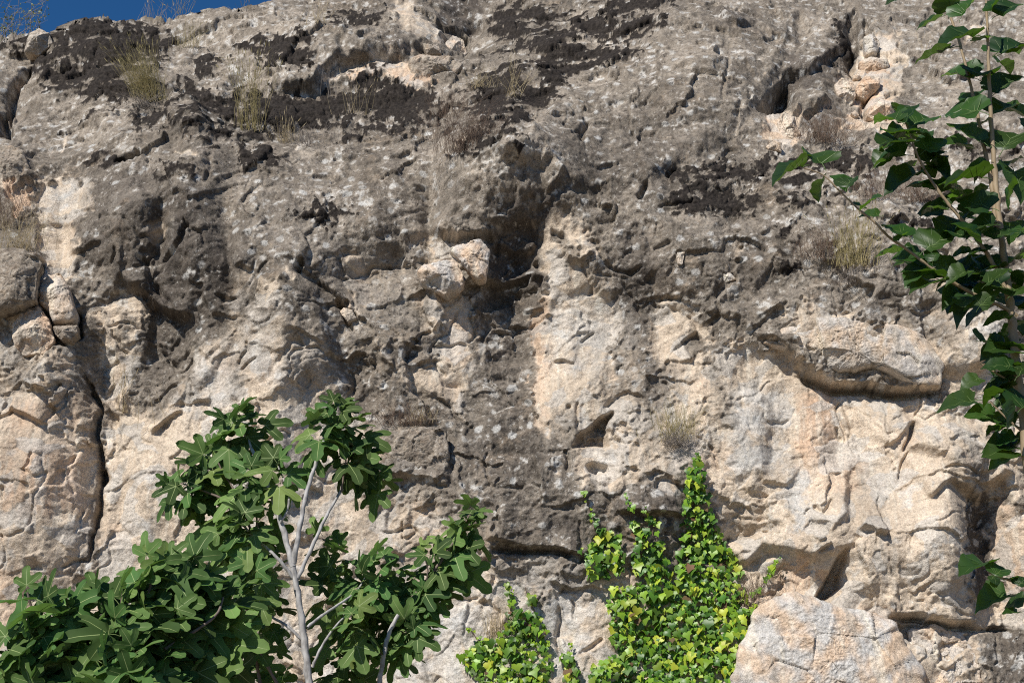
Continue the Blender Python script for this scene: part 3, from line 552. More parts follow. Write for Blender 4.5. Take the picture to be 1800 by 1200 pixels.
def bulge(H, F, cx, cy, rx, ry, rot, h, p=1.0):
    a = math.radians(rot); ca, sa = math.cos(a), math.sin(a)
    dx, dy = F.px0 - cx, F.py0 - cy
    r2 = ((dx * ca + dy * sa) / rx) ** 2 + ((-dx * sa + dy * ca) / ry) ** 2
    H += np.where(F.front, h * np.exp(-r2 ** p), 0)

def ledge(H, F, pts, h, up, ramp=6, end=0.15, down=0.0, dw=40, warp=1.0, full=None):
    """rock above the line stands h metres proud and runs out over `up` pixels; below it is hollowed by `down`"""
    w, x, y = F.win(pts, up * 3 + 20, warp * 1.3, True)
    d, t = line_sd(x, y, pts)
    ta = sstep(0, end, t) * sstep(0, end, 1 - t)
    if full == 'l': ta = sstep(0, end, 1 - t)
    if full == 'r': ta = sstep(0, end, t)
    v = h * sstep(0, ramp, d) * np.exp(-np.maximum(d - ramp, 0) / up)
    if down: v = v - down * sstep(ramp, 0, d) * np.exp(-np.maximum(-d, 0) / dw)
    H[w] += v * ta

def crack(H, F, pts, depth, width, warp=1.0, end=0.15):
    w, x, y = F.win(pts, width * 3 + 12, warp * 1.3, True)
    d, t = line_sd(x, y, pts)
    ta = sstep(0, end, t) * sstep(0, end, 1 - t)
    ww = width * (0.35 + 0.65 * ta)
    H[w] -= depth * ta * np.exp(-(np.abs(d) / ww) ** 2.2)

def plate(H, F, pts, h, soft=6, warp=1.0, gx=0, gy=0):
    """a raised (or sunk) polygon; gx, gy tilt it, in metres per 100 px"""
    w, x, y = F.win(pts, soft * 2 + 10, warp * 1.3, True)
    d = poly_sd(x, y, pts)
    c = np.mean(np.asarray(pts, float), 0)
    H[w] += sstep(-soft, soft, d) * (h + gx * (x - c[0]) / 100 + gy * (y - c[1]) / 100)

def paint(M, F, pts, val, soft=10, rough=1.0, warp=1.6):
    """blend the mask M towards val inside the polygon, with a ragged edge"""
    w, x, y = F.win(pts, soft * 3 + 40, warp)
    d = poly_sd(x, y, pts) + rough * 26 * F.fz[w]
    k = sstep(-soft, soft, d)
    M[w] = M[w] * (1 - k) + val * k

def streak(M, F, pts, val, width, soft=None, rough=0.6, warp=1.2):
    w, x, y = F.win(pts, width * 3 + 40, warp)
    d, t = line_sd(x, y, pts)
    d = width - np.abs(d) + rough * width * 1.6 * F.fz[w]
    k = sstep(-(soft or width * 0.6), (soft or width * 0.6), d)
    M[w] = M[w] * (1 - k) + val * k

# ---- large forms first
px, pyy, dep = project(P)
F = Field(px, pyy, X0, S, front)
H = np.zeros(X.shape, np.float32)
for a in LARGE: bulge(H, F, *a[:5], a[5] * 1.28)
H += np.where(front, 0.20 * fbm(X0 / 1.7, S / 1.5, 3, 41), 0.5 * fbm(X0 / 3, S / 3, 3, 43)).astype(np.float32)
P1 = P + D * H[..., None]

# ---- then ledges, blocks, cracks and grain, placed on the form
px, pyy, dep = project(P1)
F = Field(px, pyy, X0, S, front)
h2 = np.zeros(X.shape, np.float32)
for a in LEDGES: ledge(h2, F, *a[0], **a[1])
for a in PLATES: plate(h2, F, *a[0], **a[1])
for a in CRACKS: crack(h2, F, *a)

one = lambda v: np.full(X.shape, v, np.float32)
weather = one(0.85)                           # 1 grey-brown weathered skin, 0 fresh cream limestone
for a in WEATHER: paint(weather, F, *a)
for a in WSTREAK: streak(weather, F, *a)
rc = random.Random(99)                        # small broken faces and hair cracks all over the wall
for k in range(260):
    cx, cy = rc.uniform(-20, 1820), rc.uniform(20, 1190)
    up_ = cy < 330
    R_ = rc.uniform(7, 26) * (1.3 if rc.random() < .2 else 1); an = rc.uniform(.4, .9) * (.6 if up_ else 1); ro = rc.gauss(-.35 if up_ else .9, .5)
    pts = []
    m_ = rc.choice((3, 4, 4, 5))
    for j in range(m_):
        t = 6.283 * (j + rc.uniform(-.25, .25)) / m_; u_, v_ = R_ * math.cos(t), R_ * an * math.sin(t)
        pts.append((cx + u_ * math.cos(ro) - v_ * math.sin(ro), cy + u_ * math.sin(ro) + v_ * math.cos(ro)))
    plate(h2, F, pts, rc.choice((-1, 1, 1)) * rc.uniform(.006, .028), 2.0, .25, rc.gauss(0, .10), rc.gauss(0, .10))
    if rc.random() < .35: paint(weather, F, pts, rc.choice((.1, .2, .8)), 3, .25, .4)
for k in range(150):
    x_, y_ = rc.uniform(-20, 1820), rc.uniform(20, 1190)
    a_ = rc.gauss(-.3, .35) if y_ < 330 else rc.choice((rc.gauss(1.3, .4), rc.gauss(-.2, .4), rc.gauss(-.9, .3)))
    pts = [(x_, y_)]
    for j in range(rc.randint(2, 5)):
        a_ += rc.gauss(0, .45); l_ = rc.uniform(8, 26)
        pts.append((pts[-1][0] + l_ * math.cos(a_), pts[-1][1] + l_ * math.sin(a_)))
    crack(h2, F, pts, rc.uniform(.02, .055), rc.uniform(1.5, 2.6), .7)
smoothm = one(0.25)                           # where the wall is water-worn and smooth
for a in SMOOTH: paint(smoothm, F, *a)
smoothm = np.maximum(smoothm, .92 * sstep(.60, .12, weather))
angular = one(0.45)                           # where it breaks into sharp faces
for a in ANGULAR: paint(angular, F, *a)
moss = one(0.0)
for a in MOSS: paint(moss, F, a[0], 1.0, a[1] if len(a) > 1 else 3, 1.5, 1.6)
mossz = one(0.0)
for a in MOSSZONE: paint(mossz, F, *a)
msn = fbm(X0 * 1.6 + S * 1.1, S * 3.4 - X0 * 1.5, 4, 141, 0.6)
moss = np.maximum(moss, sstep(.02, .16, msn + mossz - 0.92) * (mossz > .02))
stain_shade = one(0.0)  # darkening mask: real stains and painted shade together
for a in STAIN_SHADE: paint(stain_shade, F, *a)
for a in SSTREAK: streak(stain_shade, F, *a)
orange = one(0.0)
for a in ORANGE: paint(orange, F, *a)
blue = one(0.0)
for a in BLUE: paint(blue, F, *a)

fx, fs = X0, S
light = one(0.0)
for a in LIGHT: paint(light, F, *a)
q1, q2 = fbm(fx * 2.2, fs * 2.2, 4, 51), fbm(fx * 2.2, fs * 2.2, 4, 55)
wxx = fx + 0.20 * q1; wss = fs + 0.20 * q2
rough = (1 - 0.86 * smoothm)
g1 = ridged(wxx * 1.7, wss * 1.9, 5, 61)
g2 = fbm(fx * 6, fs * 7, 4, 65, 0.6)
ang1, e1 = facets(wxx * 2.2 + 0.25 * fs, wss * 2.6 - 0.4 * fx, 3, 1.0)
ang2, e2 = facets(wxx * 6.5 + wss * 1.5, wss * 7.5 - 2 * wxx, 8, 1.0)
flute = fbm(fx * 6, fs * 0.9, 3, 85)
lay = ridged(fx * 1.0 + fs * 0.8 + q1, fs * 5 - fx * 2.5 + q2, 3, 87)
cavm, ce = facets(wxx * 1.1 + .3 * q2, wss * 1.3, 14, 1.0)
fold = fbm(fx * 1.7 + .12 * fs, fs * 0.36, 3, 151, .55) * sstep(230, 420, pyy)
h2 += .125 * fold
h2 += rough * (0.060 * g1 + 0.022 * g2 + 0.030 * lay)
ang3, _ = facets(fx * 15 + 3 * q1, fs * 17 + 3 * q2, 23, 1.0)
h2 += angular * (1 - .30 * smoothm) * (0.085 * ang1 + 0.028 * ang2) + (0.35 + .65 * angular) * rough * 0.012 * ang3
h2 += 0.02 * smoothm * flute + 0.014 * smoothm * g2 + 0.03 * smoothm * (1 - angular) * g1 * .5
h2 += 0.085 * cavm * (1 - 0.8 * smoothm)
# hairline joints that come and go
ck1 = np.abs(pnoise(wxx * 1.3 + .5 * wss, wss * 1.1, 121)) + np.maximum(0.12 - pnoise(fx * 1.1, fs * 1.1, 125) * .5, 0)
ck2 = np.abs(pnoise(wxx * 3.7, wss * 3.1 + wxx, 131)) + np.maximum(0.10 - pnoise(fx * 2, fs * 2, 135) * .5, 0)
h2 -= (0.060 * sstep(.030, .0, ck1) + 0.026 * sstep(.055, .0, ck2)) * (1 - .6 * smoothm)
# let every steep face spread over a few more rows before the fine grain goes on
for ax in (0, 1):
    h2 = 0.64 * h2 + 0.18 * (np.roll(h2, 1, ax) + np.roll(h2, -1, ax))
Pm = P1 + D * h2[..., None]

# ---- grain, worked in three dimensions so that undersides and steps carry it too
Nm = grid_normal(Pm)
TW = np.abs(Nm) ** 3 + 1e-4
TW = (TW / TW.sum(-1, keepdims=True)).astype(np.float32)
TX, TY, TZ = [Pm[..., i].astype(np.float32) for i in range(3)]
def tri(fn, sc, *a):
    return TW[..., 0] * fn(TY * sc, TZ * sc, *a) + TW[..., 1] * fn(TX * sc, TZ * sc, *a) + TW[..., 2] * fn(TX * sc, TY * sc, *a)
t1 = tri(fbm, 11, 4, 71, 0.62)
t2 = tri(fbm, 30, 3, 75, 0.65)
pit = tri(fbm, 15, 3, 81, 0.6)
pits = np.maximum(pit - 0.10, 0)
t3 = tri(ridged, 19, 3, 145)
fine = rough * (0.0115 * t1 + 0.0095 * t2 - 0.0065 * t3) - 0.009 * pits * rough * sstep(0.25, 0.7, weather) + 0.0035 * smoothm * (t1 + t2)
fine += moss * (0.012 + 0.014 * t1)
P2 = Pm + Nm * fine[..., None]

# ---- colour: what the stone itself is (weathered skin, fresh break, lichen, moss, stains), plus some painted shade
def lerp(a, b, t):
    return a + (b - a) * np.asarray(t)[..., None]
C3 = lambda *c: np.array(c, np.float32)
nA = 0.5 + 0.5 * fbm(fx * 1.4, fs * 1.4, 4, 101, 0.6)
nB = 0.5 + 0.5 * tri(fbm, 12, 4, 105, 0.68)
nC = 0.5 + 0.5 * tri(fbm, 33, 3, 109, 0.75)
nD = 0.5 + 0.5 * tri(fbm, 4, 4, 113, 0.65)
nE = 0.5 + 0.5 * fbm(fx * 9, fs * 1.6, 4, 117, 0.6)            # run-off streaks
nF = 0.5 * fbm(fx * 3.0 + .1 * fs, fs * 0.45, 4, 161, .6) * sstep(260, 460, pyy)
pale = lerp(C3(.475, .380, .285), C3(.645, .540, .420), sstep(.3, .7, .35 * nB + .65 * nE))
pale = lerp(pale, C3(.50, .485, .455), np.clip(0.95 * blue * sstep(.3, .55, nD) + 0.6 * sstep(.57, .70, nD), 0, 1))
pale = lerp(pale, C3(.58, .39, .26), np.clip(orange * sstep(.25, .7, nA + .1) + 0.25 * sstep(.55, .75, nA), 0, 1))
pale = lerp(pale, C3(.36, .275, .195), 0.75 * sstep(.56, .74, .5 * (1 - nD) + .5 * nC))
pale = lerp(pale, C3(.72, .66, .575), 0.5 * sstep(.56, .70, .7 * nD + .3 * nB))
pale = lerp(pale, C3(.40, .355, .30), .8 * sstep(.54, .70, nE) * sstep(.35, .6, nA))
pale = lerp(pale, C3(.76, .69, .57), .5 * sstep(.56, .72, 1 - nE))
cell = np.where(_RND[1][worley_hash(wxx * 6.5 + wss * 1.5, wss * 7.5 - 2 * wxx, 8)] > .72, 1.0, 0.0) * (angular > .3)
cell2 = _RND[2][worley_hash(wxx * 3.4, wss * 3.8 + .5 * wxx, 19)]
pale = lerp(pale, C3(.50, .475, .435), .55 * cell)
pale = pale * (0.86 + .24 * cell2)[..., None]
tone = np.clip(0.84 + 1.5 * (nA - .5) + 1.3 * (nD - .5) + 0.55 * light, 0.28, 1.9)
grey = lerp(C3(.092, .076, .060), C3(.312, .266, .214), sstep(.25, .68, nB))
grey = grey * tone[..., None]
grey = lerp(grey, C3(.43, .385, .325), np.clip(0.45 + .5 * light, 0, 1) * sstep(.53, .70, nC) * sstep(.25, .6, nD))
grey = lerp(grey, C3(.062, .050, .040), 0.9 * sstep(.57, .70, 0.5 * nC + 0.5 * (1 - nB)) * np.clip(1 - .4 * light, 0, 1))
grey = lerp(grey, C3(.40, .30, .205), 0.45 * sstep(.55, .72, 1 - nA) * sstep(.4, .7, nB))
grey = grey * (0.88 + .24 * cell2)[..., None]
wm = sstep(.12, .88, weather + 0.75 * (nB - .5) + 0.45 * (nC - .5) + .55 * (nD - .5) + .45 * (nE - .5) + .9 * nF)
colr = lerp(pale, grey, wm)
colr = lerp(colr, C3(.060, .050, .044), np.clip(stain_shade * (0.85 + 1.1 * (nB - .5) + .5 * (nC - .5)), 0, .92))
lich = sstep(.60, .66, 0.55 * nB + 0.45 * nD + 0.03 + .05 * light) * sstep(.45, .7, weather)
colr = lerp(colr, C3(.58, .555, .51), 0.75 * lich)
lf1, lf2, _, _, lh = worley(fx * 7.5 + .5 * q1, fs * 8.5 + .5 * q2, 37)
spot = sstep(.30, .20, lf1 * (1 + .6 * (nC - .5) * 2)) * (_RND[0][lh] > .80 - .25 * light) * sstep(.4, .7, weather) * (1 - sstep(.2, .5, moss))
colr = lerp(colr, C3(.56, .545, .51), .8 * spot * (_RND[3][lh] * .6 + .4))
spk = sstep(.70, .78, nC) * sstep(.3, .6, weather)
colr = lerp(colr, C3(.58, .53, .46), 0.55 * spk)
mm = sstep(.42, .56, moss + 1.0 * (nB - .5) + .6 * (nC - .5)) * sstep(0.05, 0.4, moss)
mosc = lerp(C3(.018, .0145, .0125), C3(.050, .041, .034), sstep(.35, .7, nC))
colr = lerp(colr, mosc, mm)
colr = np.clip(colr, 0.01, 0.85)
skin = np.clip(wm, 0, 1) * (1 - .85 * mm)

ny, nx = X.shape
idx = np.arange(ny * nx, dtype=np.int32).reshape(ny, nx)
quads = np.stack([idx[:-1, :-1], idx[:-1, 1:], idx[1:, 1:], idx[1:, :-1]], -1).reshape(-1, 4)
vcol = np.concatenate([colr, skin[..., None]], -1).reshape(-1, 4)
PV = P2.reshape(-1, 3)
ism = (mm.ravel() > .5)[quads].sum(1) >= 3
cliff = add('cliff', mesh_np('cliff', PV, quads[~ism], M_ROCK, True, vcol))
tag(cliff, kind='structure')
used, inv_ = np.unique(quads[ism], return_inverse=True)
moss_o = add('moss', mesh_np('moss', PV[used], inv_.reshape(-1, 4), M_ROCK, True, vcol[used]))
tag(moss_o, 'dark brown-black mats of dried moss on the upper slab', 'moss', kind='stuff')

# ---- look-up from photo pixel to the point of the wall seen there
px2, py2, dp2 = project(P2)
LUT = np.full((620, 940), -1, np.int64)
o_ = np.argsort(-np.where(front, dp2, 99).ravel())
ix_ = ((px2.ravel() + 40) / 2).astype(int)[o_]; iy_ = ((py2.ravel() + 20) / 2).astype(int)[o_]
ok_ = (ix_ >= 0) & (ix_ < 940) & (iy_ >= 0) & (iy_ < 620) & front.ravel()[o_]
LUT[iy_[ok_], ix_[ok_]] = o_[ok_]
for _ in range(8):
    for sh, ax in ((1, 0), (-1, 0), (1, 1), (-1, 1)):
        r = np.roll(LUT, sh, ax); LUT = np.where(LUT < 0, r, LUT)
PF = P2.reshape(-1, 3)
k5 = np.ones(9) / 9
def blur(a):
    for ax in (0, 1): a = np.apply_along_axis(lambda v: np.convolve(v, k5, 'same'), ax, a)
    return a
NF = grid_normal(P2).reshape(-1, 3)
CF = colr.reshape(-1, 3)

def surf(x, y):
    i = LUT[int(np.clip((y + 20) / 2, 0, 619)), int(np.clip((x + 40) / 2, 0, 939))]
    return Vector(PF[i]), Vector(NF[i])

# ------------------------------------------------------------------ ground at the foot of the cliff
def ground_material():
    m, n, l, b = mat('dry_earth')
    tc = n.new('ShaderNodeTexCoord'); nz = n.new('ShaderNodeTexNoise'); nz.inputs['Scale'].default_value = 3; nz.inputs['Detail'].default_value = 8
    cr = n.new('ShaderNodeValToRGB')
    cr.color_ramp.elements[0].color = (.10, .075, .05, 1); cr.color_ramp.elements[1].color = (.26, .21, .14, 1)
    l.new(tc.outputs['Object'], nz.inputs['Vector']); l.new(nz.outputs['Fac'], cr.inputs['Fac']); l.new(cr.outputs['Color'], b.inputs['Base Color'])
    bp = n.new('ShaderNodeBump'); bp.inputs['Distance'].default_value = 0.03
    l.new(nz.outputs['Fac'], bp.inputs['Height']); l.new(bp.outputs['Normal'], b.inputs['Normal'])
    b.inputs['Roughness'].default_value = 0.95
    return m
gx = np.concatenate([np.linspace(-400, -20, 20), np.linspace(-19, 19, 77), np.linspace(20, 400, 20)])
gy = np.concatenate([np.linspace(-400, -20, 20), np.linspace(-19, 1, 41), np.linspace(22, 400, 20)])
GX, GY = np.meshgrid(gx, gy)
GZ = 0.12 * fbm(GX / 4, GY / 4, 3, 5) + np.where(GY > -2.5, (GY + 2.5) * 0.14, 0)
GZ = np.where(GY > 1.5, 0.0, GZ)
gi = np.arange(GX.size).reshape(GX.shape)
gq = np.stack([gi[:-1, :-1], gi[:-1, 1:], gi[1:, 1:], gi[1:, :-1]], -1).reshape(-1, 4)
ground = add('ground', mesh_np('ground', np.stack([GX, GY, GZ], -1).reshape(-1, 3), gq, ground_material()))
tag(ground, kind='structure')
# ------------------------------------------------------------------ plant building blocks
def leaf_material(name, top, under, trans, rough=0.5, spec=0.4, var=0.35, hue=0.02):
    m, n, l, b = mat(name)
    oi = n.new('ShaderNodeObjectInfo'); geo = n.new('ShaderNodeNewGeometry'); tc = n.new('ShaderNodeTexCoord')
    nz = n.new('ShaderNodeTexNoise'); nz.inputs['Scale'].default_value = 18; nz.inputs['Detail'].default_value = 4
    l.new(tc.outputs['Object'], nz.inputs['Vector'])
    mx = n.new('ShaderNodeMix'); mx.data_type = 'RGBA'
    mx.inputs['A'].default_value = (*top, 1); mx.inputs['B'].default_value = (*under, 1)
    l.new(geo.outputs['Backfacing'], mx.inputs['Factor'])
    hs = n.new('ShaderNodeHueSaturation')
    r1 = n.new('ShaderNodeMapRange'); r1.inputs['To Min'].default_value = 1 - var; r1.inputs['To Max'].default_value = 1 + var
    l.new(oi.outputs['Random'], r1.inputs['Value'])
    r2 = n.new('ShaderNodeMapRange'); r2.inputs['To Min'].default_value = .8; r2.inputs['To Max'].default_value = 1.2
    l.new(nz.outputs['Fac'], r2.inputs['Value'])
    mu = n.new('ShaderNodeMath'); mu.operation = 'MULTIPLY'
    l.new(r1.outputs['Result'], mu.inputs[0]); l.new(r2.outputs['Result'], mu.inputs[1])
    r3 = n.new('ShaderNodeMapRange'); r3.inputs['To Min'].default_value = .5 - hue; r3.inputs['To Max'].default_value = .5 + hue
    w = n.new('ShaderNodeTexWhiteNoise'); w.noise_dimensions = '1D'
    l.new(oi.outputs['Random'], w.inputs['W']); l.new(w.outputs['Value'], r3.inputs['Value'])
    l.new(mu.outputs[0], hs.inputs['Value']); l.new(r3.outputs['Result'], hs.inputs['Hue']); l.new(mx.outputs['Result'], hs.inputs['Color'])
    l.new(hs.outputs['Color'], b.inputs['Base Color'])
    b.inputs['Roughness'].default_value = rough; b.inputs['Specular IOR Level'].default_value = spec
    tr = n.new('ShaderNodeBsdfTranslucent'); hs2 = n.new('ShaderNodeHueSaturation')
    hs2.inputs['Color'].default_value = (*trans, 1); l.new(mu.outputs[0], hs2.inputs['Value']); l.new(hs2.outputs['Color'], tr.inputs['Color'])
    ad = n.new('ShaderNodeAddShader'); l.new(b.outputs[0], ad.inputs[0]); l.new(tr.outputs[0], ad.inputs[1])
    l.new(ad.outputs[0], n['Material Output'].inputs['Surface'])
    bp = n.new('ShaderNodeBump'); bp.inputs['Strength'].default_value = .35; bp.inputs['Distance'].default_value = .004
    l.new(nz.outputs['Fac'], bp.inputs['Height']); l.new(bp.outputs['Normal'], b.inputs['Normal'])
    return m

def plain_material(name, c0, c1, scale=20, rough=0.8, stretch=(1, 1, 1), bump=0.004):
    m, n, l, b = mat(name)
    tc = n.new('ShaderNodeTexCoord'); mp = n.new('ShaderNodeMapping'); mp.inputs['Scale'].default_value = stretch
    nz = n.new('ShaderNodeTexNoise'); nz.inputs['Scale'].default_value = scale; nz.inputs['Detail'].default_value = 6
    cr = n.new('ShaderNodeValToRGB'); cr.color_ramp.elements[0].position = .3; cr.color_ramp.elements[1].position = .7
    cr.color_ramp.elements[0].color = (*c0, 1); cr.color_ramp.elements[1].color = (*c1, 1)
    l.new(tc.outputs['Object'], mp.inputs['Vector']); l.new(mp.outputs['Vector'], nz.inputs['Vector']); l.new(nz.outputs['Fac'], cr.inputs['Fac'])
    l.new(cr.outputs['Color'], b.inputs['Base Color']); b.inputs['Roughness'].default_value = rough
    bp = n.new('ShaderNodeBump'); bp.inputs['Distance'].default_value = bump; l.new(nz.outputs['Fac'], bp.inputs['Height']); l.new(bp.outputs['Normal'], b.inputs['Normal'])
    return m

M_FIG = leaf_material('fig_leaf', (.052, .096, .026), (.10, .155, .055), (.030, .060, .010), .66, .12, .45)
M_FIGY = leaf_material('fig_leaf_young', (.115, .175, .048), (.12, .18, .075), (.045, .085, .014), .62, .14, .25)
M_VEIN = plain_material('fig_leaf_vein', (.20, .26, .09), (.24, .30, .11), 20, .6)
M_MUL = leaf_material('mulberry_leaf', (.014, .036, .006), (.045, .085, .014), (.034, .072, .005), .44, .32, .4, .02)
M_MULV = plain_material('mulberry_vein', (.07, .12, .03), (.10, .15, .04), 20, .5)
M_IVY = [leaf_material('ivy_leaf_green', (.060, .125, .013), (.10, .18, .04), (.04, .08, .004), .42, .35, .4, .02),
         leaf_material('ivy_leaf_lime', (.155, .25, .020), (.2, .28, .05), (.08, .12, .004), .42, .35, .3, .02),
         leaf_material('ivy_leaf_yellow', (.31, .36, .032), (.36, .36, .08), (.12, .13, .01), .45, .3, .25, .02),
         leaf_material('ivy_leaf_dead', (.13, .075, .04), (.15, .1, .06), (.02, .012, .004), .7, .2, .3, .02)]
M_BARK = plain_material('fig_bark', (.17, .16, .15), (.50, .48, .46), 34, .8, (1, 1, .5))
M_BARKD = plain_material('fig_bark_shoot', (.11, .08, .065), (.19, .145, .12), 30, .75, (1, 1, .5))
M_MBARK = plain_material('mulberry_bark', (.20, .145, .085), (.33, .25, .155), 34, .7, (1, 1, .4))
M_IVYSTEM = plain_material('ivy_stem', (.10, .065, .045), (.2, .14, .1), 40, .8)
M_STRAW = plain_material('straw', (.36, .28, .15), (.56, .46, .28), 15, .8)
M_STRAWG = plain_material('green_straw', (.26, .22, .085), (.46, .38, .19), 15, .8)
M_TWIG = plain_material('dry_twig', (.12, .078, .055), (.25, .175, .125), 15, .85)
M_TWIGG = plain_material('grey_twig', (.2, .17, .15), (.34, .30, .26), 15, .85)

def tube(pts, rad, seg=7, cap=True):
    """tapered tube along a polyline, returned as verts and quads"""
    pts = [Vector(p) for p in pts]
    V, Fq = [], []
    ref = Vector((0.31, 0.9, 0.2)).normalized()
    for i, p in enumerate(pts):
        t = (pts[min(i + 1, len(pts) - 1)] - pts[max(i - 1, 0)]).normalized()
        a = t.cross(ref)
        if a.length < .1: a = t.cross(Vector((1, 0, 0)))
        a.normalize(); b = t.cross(a)
        r = rad[i] if hasattr(rad, '__len__') else rad
        for k in range(seg):
            q = 2 * math.pi * k / seg
            V.append(p + (a * math.cos(q) + b * math.sin(q)) * r)
    for i in range(len(pts) - 1):
        for k in range(seg):
            Fq.append((i * seg + k, i * seg + (k + 1) % seg, (i + 1) * seg + (k + 1) % seg, (i + 1) * seg + k))
    return V, Fq

def smooth_line(pts, n=4):
    """Catmull-Rom through the points"""
    P_ = [Vector(p) for p in pts]; out = []
    for i in range(len(P_) - 1):
        a, b, c, d = P_[max(i - 1, 0)], P_[i], P_[i + 1], P_[min(i + 2, len(P_) - 1)]
        for k in range(n):
            t = k / n
            out.append(0.5 * ((2 * b) + (c - a) * t + (2 * a - 5 * b + 4 * c - d) * t * t + (3 * b - a - 3 * c + d) * t ** 3))
    out.append(P_[-1])
    return out

def mesh_py(name, V, Fc, mats, mi=None, smooth=True):
    me = bpy.data.meshes.new(name)
    me.from_pydata([tuple(v) for v in V], [], Fc)
    for m in (mats if isinstance(mats, (list, tuple)) else [mats]): me.materials.append(m)
    if mi is not None: me.polygons.foreach_set('material_index', mi)
    me.polygons.foreach_set('use_smooth', [smooth] * len(me.polygons))
    me.update()
    return me

def join(parts):
    V, Fc = [], []
    for v, f in parts:
        o = len(V); V += list(v); Fc += [tuple(i + o for i in q) for q in f]
    return V, Fc

# ---- leaf shapes: stalk starts at the origin and runs along +Y, blade faces +Z
def fig_leaf(seed, stalk=.07, L=.20):
    r = random.Random(seed)
    V, Fc, mi = [], [], []
    def v(x, y, z): V.append((x, y, z)); return len(V) - 1
    curl = r.uniform(.5, 1.5); cup = r.uniform(.04, .16)
    droop = r.uniform(.15, .85); roll = r.uniform(-.45, .45)
    def shape(x, y):                        # bend the flat outline: lobes sag, blade is cupped and rolled
        rr = math.hypot(x, y)
        z = -droop * .9 * rr * rr / L + cup * abs(x) + roll * x * y / L * .8
        return v(x, stalk + y, z)
    lob = [(-1.95, .58), (-.98, .88), (0, 1.0), (.98, .88), (1.95, .58)]
    lob = [(a + r.uniform(-.08, .08), l * r.uniform(.92, 1.08) * L) for a, l in lob]
    O = shape(0, 0)
    sin_r = L * r.uniform(.42, .54)
    sin_i = []
    for i in range(6):
        if i == 0: a = lob[0][0] - .62; q = .20 * L
        elif i == 5: a = lob[4][0] + .62; q = .20 * L
        else: a = (lob[i - 1][0] + lob[i][0]) / 2; q = sin_r * (1.0 if i in (2, 3) else .8)
        sin_i.append(shape(math.sin(a) * q, math.cos(a) * q))
    for i, (a, l) in enumerate(lob):
        ux, uy = math.sin(a), math.cos(a); wx, wy = uy, -ux
        wd = l * (.225 if i in (1, 2, 3) else .28)
        cen = [O]; lf = [sin_i[i]]; rt = [sin_i[i + 1]]
        for t, k in ((.63, .86), (.79, 1.0), (.93, .64)):
            w_ = wd * k
            cen.append(shape(ux * l * t, uy * l * t))
            V[-1] = (V[-1][0], V[-1][1], V[-1][2] - .012 * curl)
            lf.append(shape(ux * l * t - wx * w_, uy * l * t - wy * w_)); rt.append(shape(ux * l * t + wx * w_, uy * l * t + wy * w_))
        tip = shape(ux * l, uy * l)
        Fc.append((O, cen[1], lf[1], lf[0])); Fc.append((O, rt[0], rt[1], cen[1])); mi += [0, 0]
        for j in (1, 2):
            Fc.append((cen[j], cen[j + 1], lf[j + 1], lf[j])); Fc.append((cen[j + 1], cen[j], rt[j], rt[j + 1])); mi += [0, 0]
        Fc.append((cen[3], tip, lf[3])); Fc.append((tip, cen[3], rt[3])); mi += [0, 0]
        # raised pale midrib of the lobe
        e = .0026 if i in (1, 2, 3) else .0019
        pts = [O, cen[1], cen[2], cen[3]]
        for s_ in (1, -1):
            prev = None
            for j, q in enumerate(pts):
                x, y, z = V[q]; k = e * (1 - .28 * j)
                c = (v(x - wx * k, y - wy * k, z + s_ * .0016), v(x + wx * k, y + wy * k, z + s_ * .0016))
                if prev:
                    Fc.append((prev[0], prev[1], c[1], c[0]) if s_ < 0 else (prev[1], prev[0], c[0], c[1])); mi.append(1)
                prev = c
    tv, tf = tube([(0, 0, 0), (0, stalk * .5, .006), V[O]], .0026, 3)
    o = len(V); V += [tuple(q) for q in tv]; Fc += [tuple(i + o for i in q) for q in tf]; mi += [1] * len(tf)
    return V, Fc, mi

